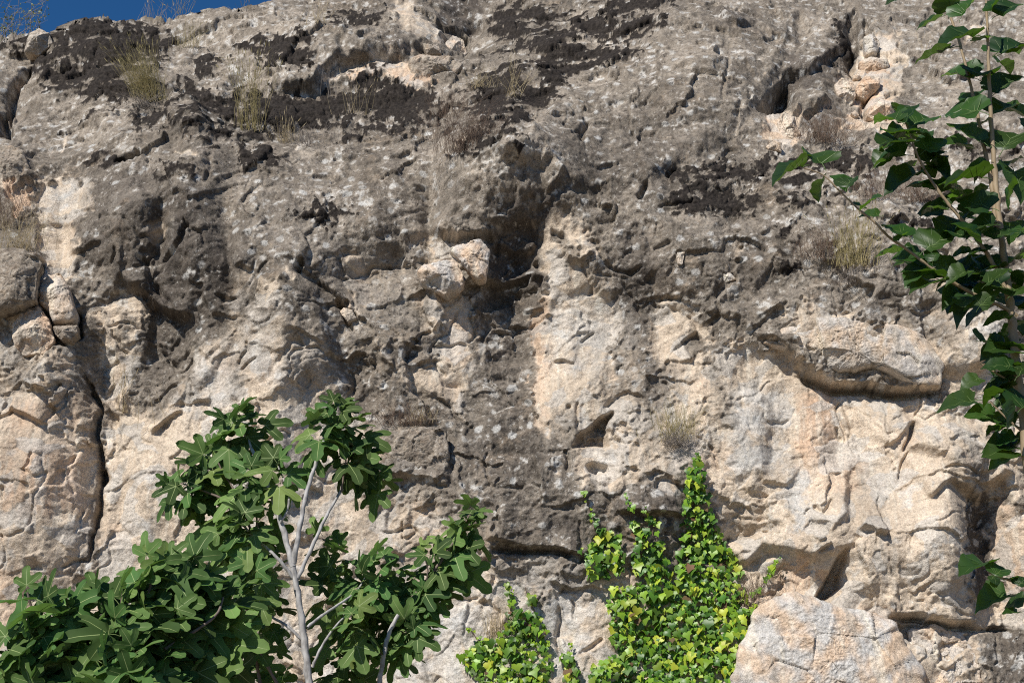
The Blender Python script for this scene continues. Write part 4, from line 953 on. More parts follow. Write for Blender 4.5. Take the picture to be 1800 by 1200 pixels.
def mulberry_leaf(seed, stalk=.035, L=.125):
    r = random.Random(seed)
    V, Fc, mi = [], [], []
    fold = r.uniform(.15, .6); droop = r.uniform(.2, 1.1); tw = r.uniform(-.4, .4)
    n = 9
    wid = [0.0, .38, .53, .58, .57, .52, .445, .335, .19, 0.0]
    yy = [-.02, -.11, .02, .17, .32, .46, .59, .72, .84, .97]
    cy = [0, .06, .13, .23, .36, .49, .61, .74, .86, 1.0]
    def v(x, y, z): V.append((x, y, z)); return len(V) - 1
    def shape(x, y):
        z = fold * abs(x) - droop * y * y / L * .45 + tw * x * y / L + .004 * math.sin(y / L * 16 + x * 40 + seed)
        return v(x, stalk + y, z)
    cen = [shape(0, c * L) for c in cy]
    for sgn in (-1, 1):
        out = []
        for i in range(1, n):
            w_ = wid[i] * L * r.uniform(.96, 1.04)
            out.append((shape(sgn * w_, yy[i] * L), shape(sgn * (w_ * .5 + wid[min(i + 1, n)] * L * .5) * .965, (yy[i] * .42 + yy[i + 1] * .58) * L)))
        flip = lambda *q: q if sgn > 0 else q[::-1]
        Fc.append(flip(cen[0], out[0][0], cen[1])); mi.append(0)
        for i in range(len(out)):
            c0, c1 = cen[i + 1], cen[min(i + 2, n)]
            a, m_ = out[i]
            if i + 1 < len(out):
                b = out[i + 1][0]
                Fc.append(flip(c0, a, m_, c1)); Fc.append(flip(c1, m_, b)); mi += [0, 0]
            else:
                Fc.append(flip(c0, a, m_)); Fc.append(flip(c0, m_, cen[n])); mi += [0, 0]
    for s_ in (1, -1):
        prev = None
        for j, q in enumerate(cen):
            x, y, z = V[q]; k = .0015 * (1 - .09 * j)
            c = (v(x - k, y, z + s_ * .0009), v(x + k, y, z + s_ * .0009))
            if prev: Fc.append((prev[0], prev[1], c[1], c[0]) if s_ > 0 else (prev[1], prev[0], c[0], c[1])); mi.append(1)
            prev = c
    for sgn in (-1, 1):                     # side veins
        for j, (fx_, fy_) in ((1, (.44, .22)), (2, (.46, .44)), (3, (.42, .60)), (5, (.30, .80))):
            a = V[cen[j]]; n0 = len(V); shape(sgn * fx_ * L, fy_ * L); b = V[n0]
            for s_ in (1, -1):
                q = [v(a[0], a[1] - .0008, a[2] + s_ * .0011), v(a[0], a[1] + .0008, a[2] + s_ * .0011), v(b[0], b[1] + .0004, b[2] + s_ * .0011), v(b[0], b[1] - .0004, b[2] + s_ * .0011)]
                Fc.append(tuple(q if (s_ * sgn) < 0 else q[::-1])); mi.append(1)
    tv, tf = tube([(0, 0, 0), (0, stalk * .5, .003), V[cen[0]]], .0016, 3)
    o = len(V); V += [tuple(q) for q in tv]; Fc += [tuple(i + o for i in q) for q in tf]; mi += [1] * len(tf)
    return V, Fc, mi

def ivy_leaf(seed, L=.050):
    r = random.Random(seed)
    out = [(0, -.02), (.24, -.17), (.54, -.10), (.55, .14), (.68, .36), (.36, .52), (0, .98)]
    V, Fc = [], []
    cup = r.uniform(-.1, .35); dr = r.uniform(.1, .7)
    def v(x, y):
        x *= L; y *= L; V.append((x, y, cup * abs(x) - dr * y * y / L * .6)); return len(V) - 1
    cen = [v(0, -.02), v(0, .22), v(0, .5), v(0, 1.0 * r.uniform(.9, 1.1))]
    for s_ in (-1, 1):
        o = [cen[0]] + [v(s_ * x * r.uniform(.88, 1.12), y * r.uniform(.9, 1.1)) for x, y in out[1:-1]]
        fl = lambda *q: q if s_ > 0 else q[::-1]
        Fc += [fl(cen[0], o[1], o[2], cen[1]), fl(cen[1], o[2], o[3]), fl(cen[1], o[3], o[4], cen[2]), fl(cen[2], o[4], o[5]), fl(cen[2], o[5], cen[3])]
    return V, Fc

FIG = [mesh_py('fig_leaf', *fig_leaf(i)[:2], [M_FIGY if i in (3, 7) else M_FIG, M_VEIN], fig_leaf(i)[2]) for i in range(9)]
MUL = [mesh_py('mulberry_leaf', *mulberry_leaf(i)[:2], [M_MUL, M_MULV], mulberry_leaf(i)[2]) for i in range(8)]
IVY = [[mesh_py('ivy_leaf', *ivy_leaf(i + 10 * k), M_IVY[k]) for i in range(4)] for k in range(4)]

def leaf_frame(pos, y, up, scale=1.0):
    """matrix with +Y along y and +Z as near to up as it goes"""
    y = Vector(y).normalized(); z = Vector(up); z = z - y * z.dot(y)
    if z.length < 1e-3: z = y.orthogonal()
    z.normalize(); x = y.cross(z)
    m = Matrix((x, y, z)).transposed().to_4x4() @ Matrix.Scale(scale, 4)
    m.translation = Vector(pos)
    return m

def rand_unit(r):
    while True:
        v = Vector((r.uniform(-1, 1), r.uniform(-1, 1), r.uniform(-1, 1)))
        if .1 < v.length < 1: return v.normalized()

def empty(name, loc):
    o = bpy.data.objects.new(name, None); COL.objects.link(o); o.location = loc; o.empty_display_size = .1
    return o

def hang_leaves(root, name, placed, limit=300):
    """placed: (size in picture, mesh, matrix). The largest become single parts, any rest one joined part"""
    placed = sorted(placed, key=lambda t: -t[0])
    inv = Matrix.Translation(-root.location)
    for _, me, mtx in placed[:limit]:
        o = bpy.data.objects.new(name, me); COL.objects.link(o); o.parent = root; o.matrix_local = inv @ mtx
    rest = placed[limit:]
    if rest:
        V, Fc, mi, mats = [], [], [], []
        for _, me, mtx in rest:
            o = len(V); V += [inv @ mtx @ q.co for q in me.vertices]
            idx_ = []
            for m_ in me.materials:
                if m_ not in mats: mats.append(m_)
                idx_.append(mats.index(m_))
            for p in me.polygons:
                Fc.append(tuple(i + o for i in p.vertices)); mi.append(idx_[p.material_index])
        tag(add('small_leaves', mesh_py('small_leaves', V, Fc, mats, mi), root), kind='stuff')
# ------------------------------------------------------------------ loose stones and blocks lodged in the wall, each a thing of its own
def stone_colour(V, N, w, tint, seed):
    x, y, z = [V[:, i].astype(np.float32) for i in range(3)]
    a = 0.5 + 0.5 * (fbm(x * 12 + y * 5, z * 12 - y * 4, 4, seed, .66))
    b = 0.5 + 0.5 * (fbm(x * 34 + y * 11, z * 34 + y * 9, 3, seed + 7, .72))
    c = 0.5 + 0.5 * (fbm(x * 4 + y * 2, z * 4 - y * 2, 3, seed + 13, .62))
    pale = lerp(C3(.55, .43, .315), C3(.69, .58, .455), sstep(.3, .7, a))
    pale = lerp(pale, C3(.53, .515, .49), 0.9 * tint[0] * sstep(.35, .6, c))
    pale = lerp(pale, C3(.62, .395, .25), tint[1] * sstep(.35, .65, 1 - c))
    e = 0.5 + 0.5 * fbm(x * 8 + .8 * z, z * 1.5, 4, seed + 17, .6)
    pale = lerp(pale, C3(.40, .35, .29), .7 * sstep(.55, .7, e))
    pale = lerp(pale, C3(.76, .68, .55), .6 * sstep(.55, .7, 1 - e))
    pale = lerp(pale, C3(.38, .29, .20), .7 * sstep(.56, .72, .5 * b + .5 * (1 - c)))
    grey = lerp(C3(.125, .10, .078), C3(.34, .285, .225), sstep(.25, .68, a))
    grey = lerp(grey, C3(.47, .425, .36), .7 * sstep(.53, .70, b))
    grey = lerp(grey, C3(.06, .05, .04), .8 * sstep(.56, .7, .5 * b + .5 * (1 - a)))
    return np.clip(lerp(pale, grey, sstep(.15, .85, w + .8 * (a - .5) + .5 * (b - .5) + .6 * (c - .5))), .01, .85)

def stone(name, label, cat, pts, bulge_m, out=0.0, w=.4, tint=(.5, .2), seed=0, group=None, flat=5.0, seg=110, rings=36, facet=.35, angular_=1.0):
    pts = np.asarray(pts, float)
    c = (pts.max(0) + pts.min(0)) / 2
    cp = surf(min(max(c[0], -30), 1830), min(c[1], 1215))[0]
    yc = cp.y - out
    ang = np.linspace(0, 2 * np.pi, seg, endpoint=False)
    rad = np.zeros(seg)
    for i, a in enumerate(ang):
        d = np.array([np.cos(a), np.sin(a)]); best = 5
        for k in range(len(pts)):
            p, q = pts[k] - c, pts[(k + 1) % len(pts)] - c
            e = q - p; den = d[0] * e[1] - d[1] * e[0]
            if abs(den) < 1e-9: continue
            t = (p[0] * e[1] - p[1] * e[0]) / den; u = (p[0] * d[1] - p[1] * d[0]) / den
            if t > 0 and -1e-6 <= u <= 1 + 1e-6: best = max(best, t)
        rad[i] = best
    rad = (rad + .3 * np.roll(rad, 1) + .3 * np.roll(rad, -1)) / 1.6
    rad *= 1 + .10 * fbm(np.cos(ang) * 3 + seed, np.sin(ang) * 3 + seed, 4, seed, .6)
    ts = np.concatenate([np.linspace(0.02, .86, rings - 8), np.linspace(.9, 1.0, 5), np.array([1.0, .97, .7])])
    hs = np.concatenate([bulge_m * (1 - np.clip(ts[:-3], 0, 1) ** flat) ** (1 / flat), [-.04, -.10 - .25 * bulge_m, -.16 - .3 * bulge_m]])
    rp = random.Random(seed * 7 + 1)
    pl_ = [(rp.uniform(0, 6.283) if q else 4.6, rp.uniform(.78, 1.15), rp.uniform(.35, 1.25)) for q in range(7)]
    V = []
    tv = Vector(CAM) - cp; tv.normalize()
    dirn = np.array([tv.x * .4, -.95, -.08 + .1]); dirn /= np.linalg.norm(dirn)
    for t, h in zip(ts, hs):
        for a, r_ in zip(ang, rad):
            cut = 1.0
            if h > 0:
                for th, c_, m_ in pl_: cut = min(cut, c_ - m_ * t * max(math.cos(a - th), 0) * angular_)
            p = at(c[0] + math.cos(a) * r_ * t, c[1] + math.sin(a) * r_ * t, yc)
            V.append(np.array(p) + dirn * (h * max(cut, .12) if h > 0 else h))
    V = np.array(V, np.float32).reshape(len(ts), seg, 3)
    size = np.ptp(pts, axis=0).max() / 215.
    k = 3.2 / max(size, .12)
    x, z = V[..., 0], V[..., 2]
    fa, _ = facets(x * k + .3 * z, z * k - .3 * x, seed, 1.0)
    env = np.concatenate([np.ones(len(ts) - 3), [.5, .3, 0]])[:, None]
    fb, _ = facets(x * k * 2.6 + .4 * z, z * k * 2.8 - .5 * x, seed + 2, 1.0)
    disp = size * (.13 * facet * fa + .035 * facet * fb) + .016 * min(1, size * 2.2) * fbm(x * 13, z * 13 + V[..., 1] * 9, 4, seed + 3, .62) + .007 * min(1, size * 4) * ridged(x * 30 + V[..., 1] * 20, z * 30, 3, seed + 5)
    V = V + dirn * (disp * env)[..., None]
    n = len(ts)
    idx2 = np.arange(n * seg).reshape(n, seg)
    Fq = np.stack([idx2[:-1], np.roll(idx2[:-1], -1, 1), np.roll(idx2[1:], -1, 1), idx2[1:]], -1).reshape(-1, 4)
    V = V.reshape(-1, 3)
    V = np.concatenate([V, V[:seg].mean(0, keepdims=True), V[-seg:].mean(0, keepdims=True)])
    capf = [(i, n * seg, (i + 1) % seg, (i + 1) % seg) for i in range(seg)]
    Fc = [tuple(q) for q in Fq.tolist()]
    Fc += [(n * seg, (i + 1) % seg, i) for i in range(seg)]
    b0 = (n - 1) * seg
    Fc += [(n * seg + 1, b0 + i, b0 + (i + 1) % seg) for i in range(seg)]
    colv = stone_colour(V, None, w, tint, seed)
    org = V.mean(0)
    me = bpy.data.meshes.new(name)
    me.from_pydata((V - org).tolist(), [], Fc)
    me.polygons.foreach_set('use_smooth', [True] * len(me.polygons))
    a_ = me.attributes.new('Col', 'FLOAT_COLOR', 'POINT')
    cc = np.full((len(V), 4), w, np.float32); cc[:, :3] = colv; a_.data.foreach_set('color', cc.ravel())
    me.materials.append(M_ROCK); me.update()
    o = add(name, me); o.location = org.tolist()
    tag(o, label, cat, group)
    return o

WS = 'stones wedged under the dark brow'; RB = 'broken stones in the cleft below the top right edge'; LB = 'blocks stacked at the left edge'
stone('wedged_stone', 'pale grey boulder wedged under the dark brow, left of two', 'stone', [(733, 482), (745, 467), (770, 460), (800, 456), (812, 478), (817, 500), (802, 514), (785, 521), (760, 510), (740, 498)], .15, .05, .18, (.9, .3), 3, WS)
stone('wedged_stone', 'upright cream stone wedged under the dark brow, right of two', 'stone', [(786, 437), (815, 428), (846, 422), (862, 440), (858, 468), (855, 490), (842, 495), (824, 483), (806, 455)], .11, .03, .12, (.9, .4), 7, WS)
stone('rock_block', 'cream angular block above a smaller grey one at the left edge', 'rock', [(70, 502), (84, 484), (106, 482), (122, 505), (131, 538), (138, 552), (135, 570), (96, 571), (86, 550), (68, 535)], .17, .05, .2, (.6, .3), 11, LB)
stone('rock_block', 'small grey block hanging under the cream one at the left edge', 'rock', [(92, 574), (136, 571), (138, 588), (127, 602), (110, 600), (97, 588)], .12, .04, .75, (.4, .1), 12, LB)
stone('rock_block', 'rough grey rounded block left of the cream one', 'rock', [(-30, 440), (20, 436), (52, 442), (76, 462), (66, 482), (63, 528), (30, 546), (-30, 560)], .15, .02, .85, (.4, .1), 13, LB)
stone('rock_block', 'tall cream wedge-shaped block below the rough grey one', 'rock', [(22, 572), (40, 545), (66, 536), (86, 560), (97, 600), (80, 622), (40, 625), (24, 605)], .12, .05, .12, (.2, .6), 14, LB)
stone('boulder', 'round grey boulder at the left edge above the orange patch', 'boulder', [(-30, 258), (18, 256), (40, 264), (52, 292), (56, 322), (30, 340), (-30, 344)], .13, .0, .72, (.4, .1), 15)
stone('boulder', 'small upright beige rock on the skyline at the upper left', 'boulder', [(42, 94), (52, 60), (70, 51), (88, 60), (93, 78), (70, 98)], .16, .10, .45, (.6, .1), 16)
stone('fallen_stone', 'brown oval stone resting on the pale shelf under the top ledge', 'stone', [(716, 112), (740, 99), (790, 100), (816, 114), (802, 130), (766, 136), (750, 147), (734, 148), (722, 132)], .16, .14, .5, (.3, .4), 17)
stone('fallen_stone', 'pale pointed stone above the brown oval one near the top', 'stone', [(783, 76), (795, 63), (814, 70), (822, 95), (812, 104), (796, 98), (782, 95)], .12, .10, .3, (.6, .2), 18)
stone('fallen_stone', 'small grey flat stone left of the pale pointed one near the top', 'stone', [(743, 81), (770, 78), (777, 95), (750, 98)], .08, .08, .55, (.6, .1), 19)
stone('broken_stone', 'white-grey stone at the head of the rubble cleft, upper right', 'stone', [(1518, 66), (1535, 58), (1547, 76), (1541, 97), (1521, 100)], .09, .12, .25, (.9, .1), 21, RB)
stone('broken_stone', 'wide orange-streaked stone high in the rubble cleft', 'stone', [(1510, 110), (1530, 101), (1562, 104), (1562, 120), (1540, 129), (1514, 130)], .10, .12, .15, (.3, .5), 22, RB, 5.0)
stone('broken_stone', 'orange stone in the middle of the rubble cleft', 'stone', [(1505, 152), (1520, 134), (1547, 136), (1546, 156), (1522, 176), (1506, 172)], .11, .12, .15, (.2, .7), 23, RB, 5.0)
stone('broken_stone', 'pale orange-spotted stone at the foot of the rubble cleft', 'stone', [(1522, 206), (1532, 186), (1550, 172), (1572, 182), (1570, 208), (1545, 216)], .12, .08, .22, (.4, .45), 24, RB, 5.0)
stone('broken_stone', 'cream stone left of the rubble cleft beside a dark hollow', 'stone', [(1466, 150), (1480, 138), (1500, 146), (1505, 170), (1488, 200), (1474, 186)], .10, .08, .25, (.3, .3), 25, RB, 5.0)
stone('broken_stone', 'tiny round pebble lodged in the rubble cleft', 'stone', [(1499, 134), (1508, 128), (1514, 136), (1508, 142), (1500, 141)], .035, .08, .15, (.4, .1), 26, RB)
stone('broken_stone', 'tiny pebble at the foot of the rubble cleft beside a shadow', 'stone', [(1495, 200), (1503, 194), (1510, 202), (1503, 208)], .035, .08, .2, (.4, .1), 27, RB)
stone('broken_stone', 'upright cream stone above the brown bush, upper right', 'stone', [(1366, 215), (1378, 196), (1396, 206), (1408, 238), (1394, 254), (1374, 252)], .08, .04, .15, (.3, .3), 28)
stone('broken_stone', 'flat white-grey stone at the foot of the upright cream one', 'stone', [(1346, 258), (1360, 247), (1374, 252), (1373, 268), (1350, 264)], .05, .03, .2, (.9, .1), 29)
stone('boulder', 'big pale dome-shaped boulder at the bottom right', 'boulder', [(1300, 1140), (1318, 1090), (1352, 1052), (1392, 1038), (1430, 1050), (1480, 1066), (1540, 1078), (1572, 1092), (1592, 1130), (1622, 1180), (1640, 1270), (1290, 1270), (1285, 1200)], .23, -.05, .06, (1.0, .3), 31, None, 2.3, 240, 100, .2, .45)
stone('boulder', 'broken cream boulder right of the dome under the dark ledge line', 'boulder', [(1596, 1108), (1636, 1096), (1690, 1112), (1716, 1150), (1728, 1210), (1710, 1270), (1640, 1270), (1622, 1190), (1600, 1140)], .12, -.05, .12, (.6, .3), 37, None, 4.0, 200, 80, .6)
stone('fallen_stone', 'small pale stone left of the top of the dome boulder', 'stone', [(1320, 1066), (1334, 1046), (1366, 1048), (1352, 1064), (1334, 1080)], .08, .06, .2, (.5, .3), 32)
stone('embedded_stone', 'small white chip set in the grey face right of centre', 'stone', [(1257, 489), (1267, 479), (1284, 480), (1294, 491), (1276, 496)], .025, .015, 0, (.9, 0), 33)
stone('embedded_stone', 'narrow white chip in the dark face above the smooth pale patch', 'stone', [(1189, 452), (1193, 432), (1204, 440), (1200, 464), (1191, 464)], .02, .015, .1, (.6, 0), 34)
stone('embedded_stone', 'pale orange chip in the joint right of the rounded left mass', 'stone', [(597, 548), (604, 540), (620, 545), (627, 560), (612, 568)], .04, .03, .1, (.1, .6), 35)
stone('rock_block', 'grey square block low on the wall beside the fig leaves', 'rock', [(662, 768), (690, 757), (740, 752), (785, 756), (790, 800), (783, 832), (740, 838), (690, 832), (668, 805)], .07, -.02, .78, (.3, .1), 36, None, 5.0, 130, 44, .4, .4)
stone('overhanging_rock', 'thick jutting cream rock shelf with a dark shadow beneath, right side', 'rock', [(1338, 603), (1366, 584), (1420, 566), (1500, 566), (1580, 580), (1636, 604), (1656, 648), (1650, 688), (1628, 692), (1590, 682), (1556, 662), (1530, 652), (1500, 658), (1455, 654), (1430, 634), (1400, 618), (1366, 612)], .23, -.03, .26, (.8, .15), 41, None, 7.0, 300, 90, .38, .7)
# ------------------------------------------------------------------ fig trees in front of the wall
def branch_mesh(polys, y0, back=0.0):
    """polys: list of (pixel polyline, r0, r1, depth shift at the far end)"""
    parts = []
    for pts, r0, r1, dy in polys:
        n = len(pts)
        W = [at(p[0], p[1], y0 + dy * i / (n - 1) + back * (i / (n - 1)) ** 2) for i, p in enumerate(pts)]
        W = smooth_line(W, 6)
        rad = [(r0 + (r1 - r0) * i / (len(W) - 1)) * .80 for i in range(len(W))]
        rad = [q * (1 + (.16 if i % 4 == 2 else 0) + .06 * math.sin(i * 2.7 + r0 * 900)) for i, q in enumerate(rad)]
        W = [p + Vector((math.sin(i * 1.9 + r0 * 700), 0, 0)) * rad[i] * .16 for i, p in enumerate(W)]
        parts.append(tube(W, rad, 9))
    return parts

def fig_cluster(out, tip, axis, n, r, size=1.0, spread=1.0, shoot=.16):
    axis = Vector(axis).normalized()
    u = axis.orthogonal().normalized(); w_ = axis.cross(u)
    ph = r.uniform(0, 6)
    for k in range(n):
        f = k / max(n - 1, 1)
        a = ph + k * 2.4 + r.uniform(-.3, .3)
        rad_ = u * math.cos(a) + w_ * math.sin(a)
        elev = (1.0 - 1.75 * f) * r.uniform(.8, 1.2)          # top leaves stand up, lower ones stick out and hang
        d = rad_ * math.cos(elev) * spread + axis * math.sin(elev)
        d += Vector((0, 0, -.32 * f)) + rand_unit(r) * .22
        pos = Vector(tip) - axis * shoot * f + rand_unit(r) * .008
        up = axis * .4 + Vector((0, 0, .45)) + Vector((-.3, -.85, 0)) + rand_unit(r) * .6
        s_ = size * r.uniform(.72, 1.12) * (.75 + .35 * min(1, f * 3))
        out.append((s_ / (pos - Vector(CAM)).length, r.choice(FIG), leaf_frame(pos, d, up, s_)))

def fig_tree(name, label, base, y0, woods, clusters, seed, size, thin=.66, shoots=None, group='fig trees'):
    r = random.Random(seed)
    b = at(base[0], base[1], y0)
    root = empty(name, (b.x, b.y, 0.0)); tag(root, label, 'fig tree', group)
    inv = Matrix.Translation(-root.location)
    for part, m_, polys in woods:
        for q in (polys if part != 'trunk' else [polys]):
            V, Fc = join(branch_mesh(q if part == 'trunk' else [q], y0 - (.16 if m_ is M_BARK else 0), .34 if m_ is M_BARK and part == 'branch' else 0))
            add(part, mesh_py(part, [inv @ v for v in V], Fc, m_), root)
    leaves = []
    for c in clusters:
        cx, cy, n, dy = c[:4]; n = int(n * thin + .5)
        ax = c[4] if len(c) > 4 else (r.uniform(-.35, .35), r.uniform(-.45, -.05), 1)
        tip = at(cx, cy, y0 + dy)
        fig_cluster(leaves, tip, ax, n, r, size)
        if shoots is not None and len(c) > 5:
            st = at(c[5][0], c[5][1], y0 + dy * .3)
            mid = (st + tip) / 2 + Vector((r.uniform(-.05, .05), 0, -.04))
            V, Fc = join([tube(smooth_line([st, mid, tip], 4), [.009 - .005 * i / 8 for i in range(9)], 7)])
            add('shoot', mesh_py('shoot', [inv @ v for v in V], Fc, shoots), root)
    hang_leaves(root, 'leaf', leaves)
    return root

S_ = lambda x: (x, -.3, .95)
fig_tree('fig_tree', 'fig tree with pale grey forked trunk in front of the wall', (548, 1240), -3.3, [
    ('trunk', M_BARK, [([(556, 1700), (552, 1450), (548, 1260), (541, 1180), (533, 1110), (523, 1040), (514, 990)], .030, .019, 0)]),
    ('branch', M_BARK, [([(515, 996), (499, 935), (481, 880), (463, 832), (442, 788), (428, 756), (424, 738)], .022, .007, .05),
                        ([(516, 990), (528, 920), (540, 862), (556, 812), (568, 776), (576, 748), (588, 728)], .019, .006, -.05),
                        ([(523, 1016), (548, 962), (574, 906), (600, 862), (620, 835), (632, 812)], .015, .006, .1),
                        ([(492, 918), (503, 902), (508, 880), (505, 858), (497, 838), (489, 820)], .010, .005, -.1),
                        ([(516, 1016), (492, 985), (468, 962), (446, 945), (424, 915)], .013, .006, -.2),
                        ([(540, 1102), (565, 1082), (598, 1060), (625, 1040), (645, 1010)], .011, .006, .1),
                        ([(549, 1172), (562, 1142), (582, 1110), (604, 1085), (620, 1075)], .010, .005, -.1),
                        ([(531, 1124), (505, 1100), (483, 1087), (450, 1070), (417, 1053)], .011, .006, -.15)]),
    ('branch', M_BARKD, [([(600, 864), (604, 835), (608, 806), (604, 780)], .008, .004, 0), ([(424, 915), (395, 880), (372, 868), (345, 858), (318, 848)], .010, .005, .05),
                         ([(440, 930), (425, 890), (408, 855), (392, 830), (378, 800)], .009, .005, .05), ([(462, 1240), (450, 1150), (440, 1080), (430, 1000), (440, 940)], .013, .008, .0),
                         ([(510, 1240), (470, 1170), (440, 1110), (400, 1060)], .012, .007, -.2), ([(452, 935), (450, 900), (440, 860), (436, 838)], .008, .004, -.1), ([(548, 960), (560, 945), (572, 950)], .006, .004, 0)]),
], [(424, 722, 17, .05), (400, 742, 8, .0), (452, 738, 8, .1), (588, 712, 17, -.05), (560, 738, 10, -.05), (624, 736, 10, 0), (634, 798, 16, .1), (655, 808, 8, .1), (606, 778, 10, 0), (315, 842, 15, .05, S_(-.7)), (294, 850, 8, .05, S_(-.9)), (376, 790, 15, .05),
    (352, 812, 9, .1), (436, 828, 15, -.1), (488, 812, 13, -.1), (408, 840, 11, .1), (404, 880, 14, .05), (452, 872, 8, .2), (424, 908, 15, -.2), (440, 945, 10, .1), (392, 930, 12, -.1), (470, 965, 7, .3), (566, 940, 7, .3), (600, 965, 9, .2), (480, 1010, 8, .35), (440, 1000, 12, -.25), (412, 1040, 13, -.2),
    (470, 1060, 9, .35), (440, 1090, 12, -.1), (400, 1110, 10, .1), (480, 1130, 8, .4), (450, 1170, 11, .1), (420, 1190, 10, 0), (585, 1010, 9, .2), (640, 1000, 12, .1), (668, 975, 10, .1), (610, 1050, 8, .2), (622, 1070, 9, -.1), (590, 1110, 7, .2), (574, 1160, 7, .3), (500, 1190, 7, .4), (620, 1150, 7, .3)], 5, .68)
fig_tree('fig_tree', 'slender fig tree whose grey stem leans to the right', (665, 1240), -3.1, [
    ('trunk', M_BARK, [([(640, 1650), (652, 1400), (664, 1230), (673, 1160), (684, 1112), (700, 1080)], .020, .013, 0)]),
    ('branch', M_BARKD, [([(698, 1084), (722, 1054), (748, 1022), (772, 990), (796, 955), (815, 928), (824, 905)], .015, .006, .05), ([(705, 1075), (700, 1050), (694, 1020), (692, 1000)], .008, .004, .1),
                         ([(690, 1100), (676, 1070), (652, 1040)], .008, .004, .1), ([(684, 1118), (708, 1112), (724, 1108)], .007, .004, -.1), ([(673, 1150), (650, 1140), (615, 1146), (605, 1160)], .009, .005, 0), ([(750, 1022), (752, 1000), (748, 985)], .006, .004, -.05)]),
], [(828, 898, 14, .05, S_(.35)), (836, 922, 8, .05, S_(.8)), (806, 930, 9, .05), (786, 952, 10, .05, S_(-.5)), (752, 968, 11, 0, S_(-.5)), (760, 1000, 9, 0, S_(-.3)), (724, 1012, 11, .05), (692, 1000, 10, .1), (740, 1040, 9, 0, S_(.5)), (700, 1042, 10, .05), (676, 1062, 9, .1), (716, 1090, 11, -.1), (728, 1110, 9, -.1, S_(.7)),
    (650, 1036, 9, .1), (690, 1085, 8, 0), (742, 1070, 6, 0, S_(.7)), (640, 1100, 7, .1), (610, 1165, 8, 0), (655, 1075, 7, .15)], 9, .68)
fig_tree('fig_tree', 'low bushy fig with large leaves in the lower left corner', (180, 1300), -4.7, [
    ('trunk', M_BARKD, [([(210, 2000), (200, 1700), (190, 1450), (180, 1250), (170, 1180)], .03, .016, 0)]),
    ('branch', M_BARKD, [([(186, 1320), (240, 1220), (290, 1140), (318, 1080), (330, 1010)], .014, .007, .2), ([(184, 1300), (130, 1220), (90, 1150), (60, 1080), (48, 1040)], .013, .006, -.1), ([(180, 1240), (200, 1150), (215, 1090), (212, 1040)], .012, .006, 0),
                         ([(240, 1220), (250, 1120), (262, 1040), (270, 1000)], .011, .006, .1), ([(290, 1140), (340, 1110), (380, 1080), (392, 1050)], .010, .006, .2), ([(300, 1200), (338, 1190), (340, 1140)], .011, .007, .2)]),
], [(46, 1040, 8, -.1, (-.1, -.5, 1)), (82, 1062, 10, -.1), (118, 1068, 12, 0), (176, 1052, 12, .05), (212, 1046, 11, 0), (262, 990, 9, .1, (0, -.9, .8)), (296, 985, 9, .1, (.1, -.9, .8)), (334, 985, 10, .15, (0, -.9, .8)), (245, 1030, 11, .05), (310, 1030, 12, .15), (362, 1020, 11, .25),
    (60, 1110, 11, -.15), (20, 1120, 9, -.15), (110, 1120, 12, -.1), (160, 1110, 13, 0), (210, 1100, 13, -.1), (260, 1085, 13, 0), (300, 1075, 12, .05), (345, 1060, 11, .2), (392, 1050, 11, .3), (40, 1165, 10, -.2), (90, 1170, 11, -.15), (10, 1195, 8, -.2), (140, 1165, 12, -.1), (190, 1160, 12, -.15), (236, 1145, 13, -.15), (285, 1140, 12, 0), (330, 1130, 9, .1),
    (60, 1215, 10, -.25), (120, 1215, 11, -.2), (175, 1210, 12, -.2), (235, 1205, 12, -.2), (285, 1200, 10, -.1), (340, 1190, 9, .1), (390, 1120, 9, .3), (380, 1180, 9, .2), (300, 1240, 8, -.1), (200, 1250, 8, -.2), (90, 1250, 8, -.2)], 21, .78, .80)

# ------------------------------------------------------------------ mulberry at the right edge, close to the camera
MY = -7.0
def mulberry(label, base, woods, leaves, seed, y0=MY, group='mulberry shoots'):
    r = random.Random(seed)
    b = at(base[0], base[1], y0)
    root = empty('mulberry_tree', (b.x, b.y, 0)); tag(root, label, 'mulberry tree', group)
    inv = Matrix.Translation(-root.location)
    for part, polys in woods:
        for q in polys:
            V, Fc = join(branch_mesh([q], y0))
            add(part, mesh_py(part, [inv @ v for v in V], Fc, M_MBARK), root)
    pl = []
    for L_q in leaves:
        bx, by, tx, ty = L_q[:4]; dy = L_q[4] if len(L_q) > 4 else r.uniform(-.12, .12)
        tilt = L_q[5] if len(L_q) > 5 else r.uniform(-.05, .09)
        p = at(bx, by, y0 + dy); q = at(tx, ty, y0 + dy + tilt * r.choice((1, 1, -1)))
        d = q - p
        s_ = min(max(d.length / .155, .3), 1.0)
        me = r.choice(MUL)
        up = Vector((0, 0, .95)) + Vector((-.2, -.62, 0)) + rand_unit(r) * .38
        dn = d.normalized() + Vector((0, 0, .22))
        mtx = leaf_frame(p - dn.normalized() * .030 * s_, dn, up, s_)
        pl.append((s_, me, mtx))
    hang_leaves(root, 'leaf', pl)
    return root

